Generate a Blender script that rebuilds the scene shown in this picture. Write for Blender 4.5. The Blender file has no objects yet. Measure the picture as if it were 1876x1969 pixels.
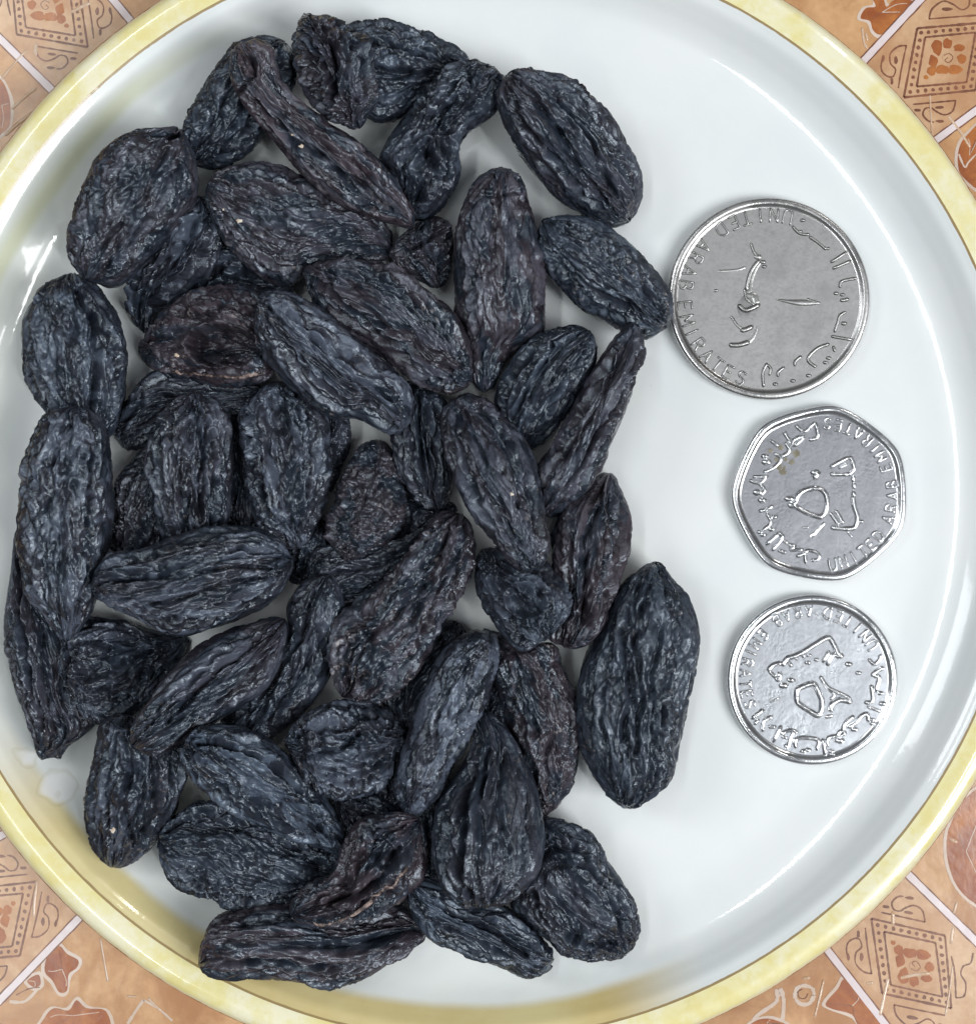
import bpy, math, random
import numpy as np
from mathutils import Vector
from mathutils.geometry import tessellate_polygon
scene = bpy.context.scene
COL = scene.collection
# ------------------------------------------------------------------ camera
MM = 0.001
S = 0.0623            # millimetres on the plate floor for one photograph unit
H = 260.0             # camera height above the plate floor, mm
PCX, PCY = 938.0, 984.5
cd = bpy.data.cameras.new('camera'); cam = bpy.data.objects.new('camera', cd); COL.objects.link(cam)
cam.location = (0, 0, H*MM)
cd.sensor_fit = 'HORIZONTAL'
cd.angle = 2*math.atan(PCX*S/H)
cd.clip_start = 0.01; cd.clip_end = 20
scene.camera = cam
scene.render.resolution_x = 975; scene.render.resolution_y = 1024
# ------------------------------------------------------------------ surroundings: a room, brighter overhead
W = bpy.data.worlds.new('World'); scene.world = W; W.use_nodes = True
nt = W.node_tree; nt.nodes.clear()
o = nt.nodes.new('ShaderNodeOutputWorld'); b = nt.nodes.new('ShaderNodeBackground')
g = nt.nodes.new('ShaderNodeTexCoord'); sx = nt.nodes.new('ShaderNodeSeparateXYZ'); cr = nt.nodes.new('ShaderNodeValToRGB')
nt.links.new(g.outputs['Generated'], sx.inputs[0]); nt.links.new(sx.outputs['Z'], cr.inputs[0])
e = cr.color_ramp.elements
e[0].position = 0.0; e[0].color = (0.16, 0.13, 0.10, 1)
e[1].position = 1.0; e[1].color = (0.66, 0.69, 0.74, 1)
q = e.new(0.55); q.color = (0.38, 0.39, 0.40, 1)
nt.links.new(cr.outputs[0], b.inputs[0]); b.inputs[1].default_value = 0.38
nt.links.new(b.outputs[0], o.inputs[0])

def area(name, loc, size, power, color, target=(0, 0, 0), spin=0.0):
    l = bpy.data.lights.new(name, 'AREA'); l.shape = 'RECTANGLE'; l.size, l.size_y = size
    l.energy = power; l.color = color
    ob = bpy.data.objects.new(name, l); COL.objects.link(ob)
    d = Vector(target)-Vector(loc); qd = d.to_track_quat('-Z', 'Y')
    ob.location = loc; ob.rotation_euler = qd.to_euler()
    ob.rotation_euler.rotate_axis('Z', spin)
    return ob
area('window_light', (1.05, -0.50, 1.45), (0.70, 0.85), 23, (0.97, 0.985, 1.0))
area('added_back_light', (-1.3, 0.5, 1.5), (0.5, 0.6), 6.5, (0.93, 0.97, 1.0))  # added back light for contrast on the raisins; no window known there
area('ceiling_tube', (-0.42, 0.02, 1.6), (0.075, 1.3), 6.0, (0.95, 1.0, 1.0), (-0.42, 0.02, 0))
area('ceiling_tube', (0.52, -0.38, 1.6), (0.045, 0.55), 3.6, (0.95, 1.0, 1.0), (0.52, -0.38, 0), 0.5)
area('lamp_light', (0.75, 0.95, 1.3), (0.05, 0.45), 1.6, (1.0, 0.98, 0.92))
scene.view_settings.view_transform = 'Standard'; scene.view_settings.look = 'None'
scene.view_settings.exposure = 0.0; scene.view_settings.gamma = 1.0
scene.render.engine = 'CYCLES'

# ------------------------------------------------------------------ helpers
def wpt(px, py, z=0.0):
    k = S*(H-z)/H
    return ((px-PCX)*k, (PCY-py)*k, z)
def mesh_np(name, V, F, mat, parent=None, smooth=True, mats=None, fmat=None):
    """V (n,3) in millimetres, F list/array of faces"""
    me = bpy.data.meshes.new(name)
    V = np.asarray(V, np.float32)*MM
    if isinstance(F, np.ndarray):
        n, k = F.shape
        me.vertices.add(len(V)); me.vertices.foreach_set('co', V.ravel())
        me.loops.add(n*k); me.loops.foreach_set('vertex_index', F.astype(np.int32).ravel())
        me.polygons.add(n); me.polygons.foreach_set('loop_start', np.arange(0, n*k, k, dtype=np.int32))
        me.polygons.foreach_set('loop_total', np.full(n, k, dtype=np.int32))
        me.update(calc_edges=True)
    else:
        me.from_pydata([tuple(v) for v in V.tolist()], [], F)
    for m in (mats or [mat]): me.materials.append(m)
    if fmat is not None: me.polygons.foreach_set('material_index', np.asarray(fmat, np.int32))
    me.polygons.foreach_set('use_smooth', np.full(len(me.polygons), smooth))
    ob = bpy.data.objects.new(name, me); COL.objects.link(ob)
    if parent is not None: ob.parent = parent
    return ob
def empty(name, loc=(0, 0, 0)):
    ob = bpy.data.objects.new(name, None); COL.objects.link(ob)
    ob.location = [c*MM for c in loc]; ob.empty_display_size = 0.005
    return ob
def tag(ob, label, cat=None, group=None):
    ob['label'] = label
    if cat: ob['category'] = cat
    if group: ob['group'] = group
def catmull(P, n=6, closed=False):
    P = np.asarray(P, float); m = len(P); out = []
    if m < 3 and not closed:
        return np.array([P[0]+(P[-1]-P[0])*t for t in np.linspace(0, 1, n+1)])
    rng = range(m) if closed else range(m-1)
    for i in rng:
        if closed: p0, p1, p2, p3 = P[i-1], P[i], P[(i+1) % m], P[(i+2) % m]
        else: p0, p1, p2, p3 = P[max(i-1, 0)], P[i], P[i+1], P[min(i+2, m-1)]
        for t in np.arange(n)/n:
            out.append(0.5*((2*p1)+(-p0+p2)*t+(2*p0-5*p1+4*p2-p3)*t*t+(-p0+3*p1-3*p2+p3)*t**3))
    if not closed: out.append(P[-1])
    return np.array(out)

# numpy noise
_r = np.random.RandomState(7)
PERM = _r.permutation(256); PERM = np.concatenate([PERM, PERM, PERM])
GR = _r.normal(size=(256, 3)); GR /= np.linalg.norm(GR, axis=1)[:, None]
RP = _r.rand(256, 3)
def perlin(P):
    I = np.floor(P).astype(int); f = P-I; u = f*f*f*(f*(f*6-15)+10); I &= 255
    r = 0
    for dx in (0, 1):
        a = PERM[I[:, 0]+dx]; wx = u[:, 0] if dx else 1-u[:, 0]
        for dy in (0, 1):
            bb = PERM[a+I[:, 1]+dy & 255]; wy = u[:, 1] if dy else 1-u[:, 1]
            for dz in (0, 1):
                h = PERM[bb+I[:, 2]+dz & 255]; wz = u[:, 2] if dz else 1-u[:, 2]
                G = GR[h]
                r = r+wx*wy*wz*(G[:, 0]*(f[:, 0]-dx)+G[:, 1]*(f[:, 1]-dy)+G[:, 2]*(f[:, 2]-dz))
    return r*1.5
def worley(P):
    I = np.floor(P).astype(int); f = P-I
    F1 = np.full(len(P), 9.0); F2 = np.full(len(P), 9.0); ID = np.zeros(len(P))
    for dx in (-1, 0, 1):
        a = PERM[(I[:, 0]+dx) & 255]
        for dy in (-1, 0, 1):
            bb = PERM[a+((I[:, 1]+dy) & 255) & 255]
            for dz in (-1, 0, 1):
                h = PERM[bb+((I[:, 2]+dz) & 255) & 255]; R = RP[h]
                d = (R[:, 0]+dx-f[:, 0])**2+(R[:, 1]+dy-f[:, 1])**2+(R[:, 2]+dz-f[:, 2])**2
                F2 = np.minimum(F2, np.maximum(d, F1)); ID = np.where(d < F1, R[:, 1], ID); F1 = np.minimum(F1, d)
    return np.sqrt(F1), np.sqrt(F2), ID

def poly_dist(P, Q):
    """distance of points P to polyline Q"""
    Q = np.asarray(Q, float); best = np.full(len(P), 1e9)
    if len(Q) == 1: return np.hypot(*(P-Q[0]).T)
    for a, b_ in zip(Q[:-1], Q[1:]):
        d = b_-a; t = np.clip(((P-a)@d)/(d@d+1e-9), 0, 1); best = np.minimum(best, np.hypot(*(P-a-t[:, None]*d).T))
    return best
# material helpers
class NT:
    def __init__(s, name):
        s.m = bpy.data.materials.new(name); s.m.use_nodes = True; s.t = s.m.node_tree
        s.b = s.t.nodes['Principled BSDF']
    def n(s, kind, **kw):
        nd = s.t.nodes.new('ShaderNode'+kind)
        for k, v in kw.items():
            if k in nd.inputs.keys() if isinstance(k, str) else False: nd.inputs[k].default_value = v
            else: setattr(nd, k, v)
        return nd
    def l(s, a, b_): s.t.links.new(a, b_)
    def coord(s, scale=(1, 1, 1)):
        t = s.t.nodes.new('ShaderNodeTexCoord'); m = s.t.nodes.new('ShaderNodeMapping')
        m.inputs['Scale'].default_value = scale; s.l(t.outputs['Object'], m.inputs[0]); return m.outputs[0]
    def noise(s, co, scale, detail=4, rough=0.55, dist=0.0):
        nd = s.t.nodes.new('ShaderNodeTexNoise'); nd.inputs['Scale'].default_value = scale
        nd.inputs['Detail'].default_value = detail; nd.inputs['Roughness'].default_value = rough
        nd.inputs['Distortion'].default_value = dist; s.l(co, nd.inputs['Vector']); return nd.outputs['Fac']
    def rng(s, x, a, b_, c=0.0, d=1.0, smooth=True):
        nd = s.t.nodes.new('ShaderNodeMapRange'); nd.interpolation_type = 'SMOOTHSTEP' if smooth else 'LINEAR'
        for i, v in zip((1, 2, 3, 4), (a, b_, c, d)): nd.inputs[i].default_value = v
        s.l(x, nd.inputs[0]); return nd.outputs[0]
    def math(s, op, a, b_=None):
        nd = s.t.nodes.new('ShaderNodeMath'); nd.operation = op
        for i, v in enumerate((a, b_)):
            if v is None: continue
            if isinstance(v, (int, float)): nd.inputs[i].default_value = v
            else: s.l(v, nd.inputs[i])
        return nd.outputs[0]
    def mix(s, f, a, b_):
        nd = s.t.nodes.new('ShaderNodeMix'); nd.data_type = 'RGBA'
        for i, v in ((0, f), (6, a), (7, b_)):
            if isinstance(v, (int, float)): nd.inputs[i].default_value = v
            elif isinstance(v, tuple): nd.inputs[i].default_value = (*v, 1)
            else: s.l(v, nd.inputs[i])
        return nd.outputs[2]
    def bump(s, h, dist, strength=1.0, prev=None):
        nd = s.t.nodes.new('ShaderNodeBump'); nd.inputs['Strength'].default_value = strength
        nd.inputs['Distance'].default_value = dist; s.l(h, nd.inputs['Height'])
        if prev: s.l(prev, nd.inputs['Normal'])
        return nd.outputs[0]

# ------------------------------------------------------------------ materials
def mat_raisin():
    M = NT('wrinkled_raisin_skin')
    inf = M.t.nodes.new('ShaderNodeObjectInfo')
    t = M.t.nodes.new('ShaderNodeTexCoord'); co = t.outputs['Object']
    sep = M.t.nodes.new('ShaderNodeSeparateColor'); M.l(inf.outputs['Color'], sep.inputs[0])
    brown, bloom, pale = sep.outputs[0], sep.outputs[1], sep.outputs[2]
    at = M.t.nodes.new('ShaderNodeAttribute'); at.attribute_name = 'skin'
    sa = M.t.nodes.new('ShaderNodeSeparateColor'); M.l(at.outputs['Color'], sa.inputs[0])
    cell, patch, wax = sa.outputs[0], sa.outputs[1], sa.outputs[2]
    n3 = M.noise(co, 1500, 4, .7)
    base = M.mix(cell, (0.005, 0.007, 0.012), (0.034, 0.044, 0.064))
    brn = M.mix(cell, (0.012, 0.009, 0.012), (0.074, 0.056, 0.070))
    c = M.mix(M.math('MULTIPLY', M.rng(patch, .30, .62), brown), base, brn)
    wx = M.math('MULTIPLY', M.rng(wax, .45, .85), M.rng(n3, .36, .60, .55, 1))
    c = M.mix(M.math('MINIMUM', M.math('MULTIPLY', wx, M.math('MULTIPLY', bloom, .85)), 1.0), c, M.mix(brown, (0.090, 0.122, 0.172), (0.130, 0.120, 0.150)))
    sp = M.math('MULTIPLY', M.rng(n3, .54, .64), M.rng(M.noise(co, 240, 2, .5), .54, .66))
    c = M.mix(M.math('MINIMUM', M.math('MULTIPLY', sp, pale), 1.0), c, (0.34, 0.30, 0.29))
    M.l(c, M.b.inputs['Base Color'])
    n4 = M.noise(co, 700, 3, .6)
    M.l(M.rng(n4, .3, .7, .24, .42), M.b.inputs['Roughness'])
    M.b.inputs['Specular IOR Level'].default_value = 0.75; M.b.inputs['Specular Tint'].default_value = (0.80, 0.90, 1.0, 1)
    M.l(M.bump(n3, 0.00007, .8, M.bump(n4, 0.00022, .8)), M.b.inputs['Normal'])
    return M.m
def mat_torn():
    M = NT('pale_torn_skin'); co = M.coord()
    c = M.mix(M.rng(M.noise(co, 900, 4, .7), .44, .62), (0.035, 0.025, 0.026), (0.34, 0.25, 0.22))
    M.l(c, M.b.inputs['Base Color']); M.b.inputs['Roughness'].default_value = .5
    M.l(M.bump(M.noise(co, 1500, 3), .0003), M.b.inputs['Normal']); return M.m
def mat_crumb():
    M = NT('dried_crumb'); co = M.coord(); M.l(M.mix(M.rng(M.noise(co, 1500, 3), .4, .6), (0.52, 0.40, 0.30), (0.68, 0.62, 0.54)), M.b.inputs['Base Color'])
    M.b.inputs['Roughness'].default_value = .6; return M.m

def blob_mask(M, co, px, py, rad, edge):
    x, y, _ = wpt(px, py)
    vm = M.t.nodes.new('ShaderNodeVectorMath'); vm.operation = 'DISTANCE'; M.l(co, vm.inputs[0])
    vm.inputs[1].default_value = (x*MM, y*MM, 0)
    return vm.outputs['Value']

PX, PY = 909.0, 943.0
def mat_plate(rim):
    M = NT('yellow_rim_glaze' if rim else 'white_plate_glaze')
    t = M.t.nodes.new('ShaderNodeTexCoord'); co = t.outputs['Object']
    sp = M.t.nodes.new('ShaderNodeSeparateXYZ'); M.l(co, sp.inputs[0])
    r = M.math('SQRT', M.math('ADD', M.math('MULTIPLY', sp.outputs[0], sp.outputs[0]), M.math('MULTIPLY', sp.outputs[1], sp.outputs[1])))
    r = M.math('MULTIPLY', r, 1000.0)        # mm
    nz = M.noise(co, 60, 5, .6); nf = M.noise(co, 420, 4, .6)
    if rim:
        c = M.mix(M.rng(nf, .35, .65), (0.78, 0.69, 0.30), (0.82, 0.75, 0.40))
        c = M.mix(M.rng(M.noise(co, 130, 5, .7), .42, .64), c, (0.86, 0.82, 0.60))
        c = M.mix(M.math('MULTIPLY', M.rng(M.noise(co, 300, 5, .7), .58, .70), .25), c, (0.64, 0.56, 0.28))
        rr = M.math('ADD', r, M.math('MULTIPLY', M.math('SUBTRACT', nf, .5), .5))
        c = M.mix(M.rng(rr, RIMR[1]-.60, RIMR[1]-.25), c, (0.72, 0.64, 0.42))
        c = M.mix(M.rng(rr, RIMR[1]-.16, RIMR[1]-.08), c, (0.27, 0.15, 0.07))
    else:
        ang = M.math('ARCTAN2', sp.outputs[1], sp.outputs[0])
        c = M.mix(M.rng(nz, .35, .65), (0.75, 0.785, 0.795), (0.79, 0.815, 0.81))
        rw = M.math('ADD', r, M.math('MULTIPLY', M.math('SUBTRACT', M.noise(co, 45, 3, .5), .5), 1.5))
        # golden tint on the slope inside the rim, lower left to bottom
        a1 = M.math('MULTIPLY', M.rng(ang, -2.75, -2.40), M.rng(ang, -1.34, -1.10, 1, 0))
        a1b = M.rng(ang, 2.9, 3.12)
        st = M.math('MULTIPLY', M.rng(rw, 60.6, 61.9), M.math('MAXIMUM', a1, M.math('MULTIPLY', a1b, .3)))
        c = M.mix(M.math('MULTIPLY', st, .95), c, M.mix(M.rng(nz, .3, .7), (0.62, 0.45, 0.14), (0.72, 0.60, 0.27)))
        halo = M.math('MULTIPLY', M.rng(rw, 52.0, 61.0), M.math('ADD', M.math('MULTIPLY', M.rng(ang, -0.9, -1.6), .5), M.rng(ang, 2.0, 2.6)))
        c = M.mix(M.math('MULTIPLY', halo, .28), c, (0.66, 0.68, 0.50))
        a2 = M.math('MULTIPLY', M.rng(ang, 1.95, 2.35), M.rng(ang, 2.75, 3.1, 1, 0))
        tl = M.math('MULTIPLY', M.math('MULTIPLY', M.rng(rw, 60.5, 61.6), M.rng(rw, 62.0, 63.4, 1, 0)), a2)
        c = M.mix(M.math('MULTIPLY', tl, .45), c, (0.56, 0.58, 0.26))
        # dried droplets on the lower left
        wv = M.t.nodes.new('ShaderNodeTexNoise'); wv.inputs['Scale'].default_value = 260; M.l(co, wv.inputs['Vector'])
        sc = M.t.nodes.new('ShaderNodeVectorMath'); sc.operation = 'SCALE'; sc.inputs['Scale'].default_value = 0.0030; M.l(wv.outputs['Color'], sc.inputs[0])
        ad = M.t.nodes.new('ShaderNodeVectorMath'); ad.operation = 'ADD'; M.l(co, ad.inputs[0]); M.l(sc.outputs[0], ad.inputs[1])
        for (px, py, rad) in ((108, 1515, 2.5), (42, 1452, 1.9), (92, 1540, 1.8)):
            x, y = (px-PX)*S, (PY-py)*S
            vm = M.t.nodes.new('ShaderNodeVectorMath'); vm.operation = 'DISTANCE'; M.l(ad.outputs[0], vm.inputs[0])
            vm.inputs[1].default_value = ((x+1.5)*MM, (y+1.5)*MM, 0.0015+.0015)
            d = M.math('MULTIPLY', vm.outputs['Value'], 1000.0)
            ring = M.math('MULTIPLY', M.rng(d, rad-.45, rad), M.rng(d, rad, rad+.25, 1, 0))
            c = M.mix(M.rng(d, rad-.9, rad+.1, .9, 0), c, (0.79, 0.795, 0.79))
            c = M.mix(M.math('MULTIPLY', ring, .18), c, (0.36, 0.32, 0.18))
        # grime specks
        v = M.t.nodes.new('ShaderNodeTexVoronoi'); v.inputs['Scale'].default_value = 90; M.l(co, v.inputs['Vector'])
        s3 = M.t.nodes.new('ShaderNodeSeparateColor'); M.l(v.outputs['Color'], s3.inputs[0])
        k = M.math('MULTIPLY', M.rng(v.outputs['Distance'], .012, .022, 1, 0), M.rng(s3.outputs[0], .80, .82))
        c = M.mix(M.math('MULTIPLY', k, .5), c, (0.2, 0.2, 0.2))
        c = M.mix(M.math('MULTIPLY', M.rng(M.noise(co, 900, 4, .7), .35, .65), .10), c, (0.66, 0.69, 0.70)) if False else c
    # thin brown line against the yellow band
        rl = M.math('ADD', r, M.math('MULTIPLY', M.math('SUBTRACT', nf, .5), .22))
        c = M.mix(M.rng(rl, RIMR[0]-.32, RIMR[0]-.22), c, (0.34, 0.24, 0.10))
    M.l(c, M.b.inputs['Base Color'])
    M.b.inputs['Roughness'].default_value = 0.27
    M.b.inputs['Coat Weight'].default_value = 0.8
    M.l(M.rng(M.noise(co, 160, 4, .6), .35, .75, .035, .10), M.b.inputs['Coat Roughness'])
    bb = M.bump(M.noise(co, 900, 2, .5), 0.000012, .6)
    bb = M.bump(M.noise(co, 70, 2, .5), 0.00004, .5, bb)
    M.l(bb, M.b.inputs['Normal']); M.l(bb, M.b.inputs['Coat Normal'])
    return M.m

def mat_metal(name, col, rough, dirt, scr=1.0):
    M = NT(name); co = M.coord()
    n1 = M.noise(co, 260, 5, .65); n2 = M.noise(co, 2600, 3, .6)
    c = M.mix(M.math('MULTIPLY', M.rng(n1, .42, .70), dirt), col, tuple(x*.55 for x in col))
    c = M.mix(M.math('MULTIPLY', M.rng(n2, .48, .62), .35), c, tuple(x*.70 for x in col))
    M.l(c, M.b.inputs['Base Color']); M.b.inputs['Metallic'].default_value = 1.0
    M.l(M.rng(n1, .3, .7, rough-.06, rough+.10), M.b.inputs['Roughness'])
    h = n2
    bb = M.bump(h, 0.000009*scr, .9); bb = M.bump(M.noise(co, 900, 3, .6), 0.000010*scr, .8, bb); bb = M.bump(n1, 0.00007, .6, bb)
    M.l(bb, M.b.inputs['Normal'])
    return M.m

def mat_print(name, a, b_, sc=120, rough=.38, spread=(.35, .65)):
    M = NT(name); co = M.coord()
    c = M.mix(M.rng(M.noise(co, sc, 6, .65, .4), *spread), a, b_)
    c = M.mix(M.rng(M.noise(co, sc*9, 3, .6), .3, .7, 0, .25), c, tuple(x*.85 for x in a))
    M.l(c, M.b.inputs['Base Color']); M.b.inputs['Roughness'].default_value = rough
    M.b.inputs['Coat Weight'].default_value = .32; M.b.inputs['Coat Roughness'].default_value = .15
    bb = M.bump(M.noise(co, 140, 4, .6), 0.00012, .6)
    M.l(bb, M.b.inputs['Normal']); M.l(bb, M.b.inputs['Coat Normal'])
    return M.m

# ------------------------------------------------------------------ plate
RIM_Z = 4.7
PROF = [(0, 0), (400, 0), (700, 0), (830, 0.0), (880, .10), (920, .45), (955, 1.05), (985, 1.95), (1010, 3.0), (1032, 3.95), (1048, 4.4), (1060, RIM_Z)]
PROF2 = [(1060, RIM_Z), (1072, 4.86), (1090, 4.98), (1104, 4.86), (1112, 4.55), (1117, 4.1), (1113, 3.5), (1095, 3.1), (1050, 2.2), (1000, .2), (950, -1.2), (860, -1.9), (640, -2.0), (625, -3.1), (600, -3.1), (590, -2.0), (300, -2.0), (1, -2.0)]
def prof_mm(P): return [(r*S*(H-z)/H, z) for r, z in P]
RIMR = (1060*S*(H-RIM_Z)/H, 1117*S*(H-4.1)/H)
pm = catmull(prof_mm(PROF), 10); pm2 = catmull(prof_mm(PROF2), 8)
pm[:, 0] = np.maximum(pm[:, 0], 0); pm2[:, 0] = np.maximum(pm2[:, 0], .02)
cx0, cy0, _ = wpt(PX, PY)
plate = empty('plate', (cx0, cy0, -3.1)); tag(plate, 'small white glazed plate with a yellow rim band carrying raisins and coins', 'plate')
def lathe(name, pr, mat, parent, segs=512, off=(0, 0, 0)):
    pr = np.asarray(pr); a = np.linspace(0, 2*np.pi, segs, endpoint=False)
    V = np.stack([pr[:, 0][:, None]*np.cos(a), pr[:, 0][:, None]*np.sin(a), np.repeat(pr[:, 1][:, None], segs, 1)], -1).reshape(-1, 3)+np.array(off)
    i = np.arange(len(pr)-1)[:, None]*segs; j = np.arange(segs)[None]; k = (j+1) % segs
    F = np.stack([i+j, i+k, i+segs+k, i+segs+j], -1).reshape(-1, 4)
    if pr[0, 0] < pr[-1, 0] or True: F = F[:, ::-1]
    return mesh_np(name, V, np.ascontiguousarray(F[:, ::-1]) if False else F, mat, parent)
pm = pm[1:]
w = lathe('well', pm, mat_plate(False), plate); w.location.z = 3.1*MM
# close the centre
rm = lathe('rim', pm2, mat_plate(True), plate); rm.location.z = 3.1*MM
for ob_ in (w,):
    me = ob_.data
    import bmesh
    bm = bmesh.new(); bm.from_mesh(me); bmesh.ops.holes_fill(bm, edges=[e_ for e_ in bm.edges if e_.is_boundary and e_.verts[0].co.xy.length < .01], sides=0)
    bmesh.ops.recalc_face_normals(bm, faces=bm.faces)
    if sum(f.normal.z for f in bm.faces) < 0: bmesh.ops.reverse_faces(bm, faces=bm.faces)
    bm.to_mesh(me); bm.free()
def plate_z(px, py):
    r = np.hypot(np.asarray(px)-PX, np.asarray(py)-PY)
    return np.interp(r, [p[0] for p in PROF+PROF2[1:5]], [p[1] for p in PROF+PROF2[1:5]])
# chip on the rim
# ------------------------------------------------------------------ tablecloth
CZ = -3.1
def ccol(a): return a
m_tan = mat_print('tan_printed_plastic', (0.41, 0.185, 0.066), (0.66, 0.39, 0.19), 80)
m_pan = mat_print('cream_printed_panel', (0.48, 0.25, 0.12), (0.64, 0.41, 0.24), 110)
m_bar = mat_print('pale_lilac_bar', (0.70, 0.60, 0.61), (0.76, 0.67, 0.68), 80)
m_lin = mat_print('brown_line_print', (0.15, 0.050, 0.022), (0.27, 0.10, 0.05), 300)
m_lef = mat_print('rust_leaf_print', (0.27, 0.058, 0.007), (0.48, 0.165, 0.030), 130)
m_pale = mat_print('pale_outline_print', (0.58, 0.44, 0.34), (0.68, 0.56, 0.48), 120)
cloth = empty('tablecloth', (0, 0, CZ)); tag(cloth, 'shiny plastic tablecloth printed with rust leaves and framed flowers under the plate', 'tablecloth')
n = 120; gx = np.linspace(-160, 160, n+1)
X, Y = np.meshgrid(gx, gx, indexing='ij'); Z = np.zeros_like(X)
V = np.stack([X, Y, Z], -1).reshape(-1, 3); i = np.arange(n)[:, None]*(n+1); j = np.arange(n)[None]
F = np.stack([i+j, i+j+n+1, i+j+n+2, i+j+1], -1).reshape(-1, 4)
mesh_np('cloth_sheet', V, F, m_tan, cloth)

class Decal:
    def __init__(s): s.V = []; s.F = []; s.M = []; s.mats = []
    def _m(s, m):
        if m not in s.mats: s.mats.append(m)
        return s.mats.index(m)
    def fill(s, P, m, z, smooth=True):
        P = catmull(P, 4, True) if smooth else np.asarray(P, float)
        W_ = [wpt(x, y, CZ) for x, y in P]; b0 = len(s.V)
        s.V += [(x, y, z) for x, y, _ in W_]
        for t in tessellate_polygon([[Vector((x, y, 0)) for x, y, _ in W_]]):
            a, b_, c = [Vector(W_[k][:2]) for k in t]
            t = list(t) if (b_-a).cross(c-a) > 0 else list(t)[::-1]
            s.F.append([b0+k for k in t]); s.M.append(s._m(m))
    def line(s, P, wd, m, z, smooth=True, rough=.18):
        P = catmull(P, 7) if smooth else np.asarray([np.asarray(P[0], float)+(np.asarray(P[-1], float)-P[0])*t for t in np.linspace(0, 1, 24)]) if len(P) == 2 else np.asarray(P, float)
        T = np.gradient(P, axis=0); T /= np.linalg.norm(T, axis=1)[:, None]+1e-9; N = np.stack([-T[:, 1], T[:, 0]], 1)
        rs = np.random.RandomState(len(s.V) % 9999)
        k = 1+rough*rs.normal(size=len(P)); k = np.clip(k, .5, 1.6)
        A = P+N*(wd/2*k)[:, None]; B = P-N*(wd/2*k)[:, None]; b0 = len(s.V)
        for a, b_ in zip(A, B):
            s.V.append((*wpt(a[0], a[1], CZ)[:2], z)); s.V.append((*wpt(b_[0], b_[1], CZ)[:2], z))
        for k in range(len(P)-1):
            s.F.append([b0+2*k, b0+2*k+2, b0+2*k+3, b0+2*k+1]); s.M.append(s._m(m))
    def build(s, name, parent):
        if not s.V: return
        ob = mesh_np(name, s.V, s.F, None, parent, smooth=False, mats=s.mats, fmat=s.M)
        s.__init__(); return ob
def aff(src, dst):
    A = np.c_[np.array(src, float), np.ones(len(src))]
    return np.linalg.lstsq(A, np.array(dst, float), rcond=None)[0]
SRC = [(1280, 285), (1960, 225), (1870, 910), (1145, 985)]      # the motif, traced once
CORN = {'tr': [(1763, 54), (1892, 43), (1875, 173), (1737, 187)],
        'tl': [(150, -45), (20, -60), (33, 63), (168, 93)],
        'br': [(1693, 1908), (1831, 1942), (1814, 1797), (1677, 1769)],
        'bl': [(40, 1839), (-95, 1850), (-68, 1712), (69, 1695)]}
SCUR = [[(1175, 460), (1090, 470), (1010, 540), (1010, 640), (1060, 700), (1040, 770), (990, 775), (930, 730), (915, 660), (935, 580)],
        [(1170, 460), (1120, 700), (1090, 890)],
        [(1240, 1055), (1460, 1035), (1670, 1015)], [(1670, 1015), (1640, 1120), (1560, 1160), (1480, 1130), (1420, 1090), (1360, 1100), (1340, 1160), (1390, 1220), (1450, 1235)],
        [(1400, 190), (1430, 90), (1540, 10), (1640, 40), (1730, 95), (1800, 60), (1810, -20)], [(1400, 190), (1640, 170), (1900, 150)],
        [(2000, 330), (2080, 360), (2090, 480), (2040, 560), (2060, 640), (2130, 680), (2150, 780)], [(2000, 330), (1980, 560), (1940, 720)]]
BLB = [(1065, 610, 18, 40), (1025, 820, 16, 36), (935, 590, 14, 34), (1285, 1115, 36, 16), (1510, 1085, 44, 16), (1510, 1225, 40, 15), (1580, 90, 55, 18), (1860, 50, 30, 18)]
FLW = [(1480, 480, 50, 75), (1590, 440, 48, 50), (1700, 480, 52, 42), (1730, 590, 45, 48), (1660, 700, 70, 48), (1540, 700, 72, 45), (1440, 620, 42, 70), (1430, 720, 48, 44), (1370, 780, 22, 22)]
def ell(cx, cy, a, b_, n=9, jit=.12, seed=0):
    rs = random.Random(seed); return [(cx+a*math.cos(t)*(1+rs.uniform(-jit, jit)), cy+b_*math.sin(t)*(1+rs.uniform(-jit, jit))) for t in [2*math.pi*k/n for k in range(n)]]
D1 = Decal()
BARS = {'tr': [((1655, 122), (1790, -24)), ((1795, 272), (1960, 150))],
        'tl': [((95, 168), (-60, 14)), ((250, 38), (190, -34))],
        'br': [((1750, 1686), (1900, 1834)), ((1594, 1832), (1712, 1984))],
        'bl': [((150, 1768), (-40, 1965)), ((8, 1604), (-60, 1640))]}
PANEL = {'tr': [(1655, 122), (1790, -24), (1960, -60), (1960, 150), (1795, 272)], 'tl': [(95, 168), (-60, 14), (-40, -60), (190, -60), (250, 38)],
         'br': [(1750, 1686), (1900, 1834), (1900, 2010), (1712, 1990), (1594, 1832)], 'bl': [(150, 1768), (-40, 1965), (-90, 1900), (-90, 1660), (8, 1604)]}
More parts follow.
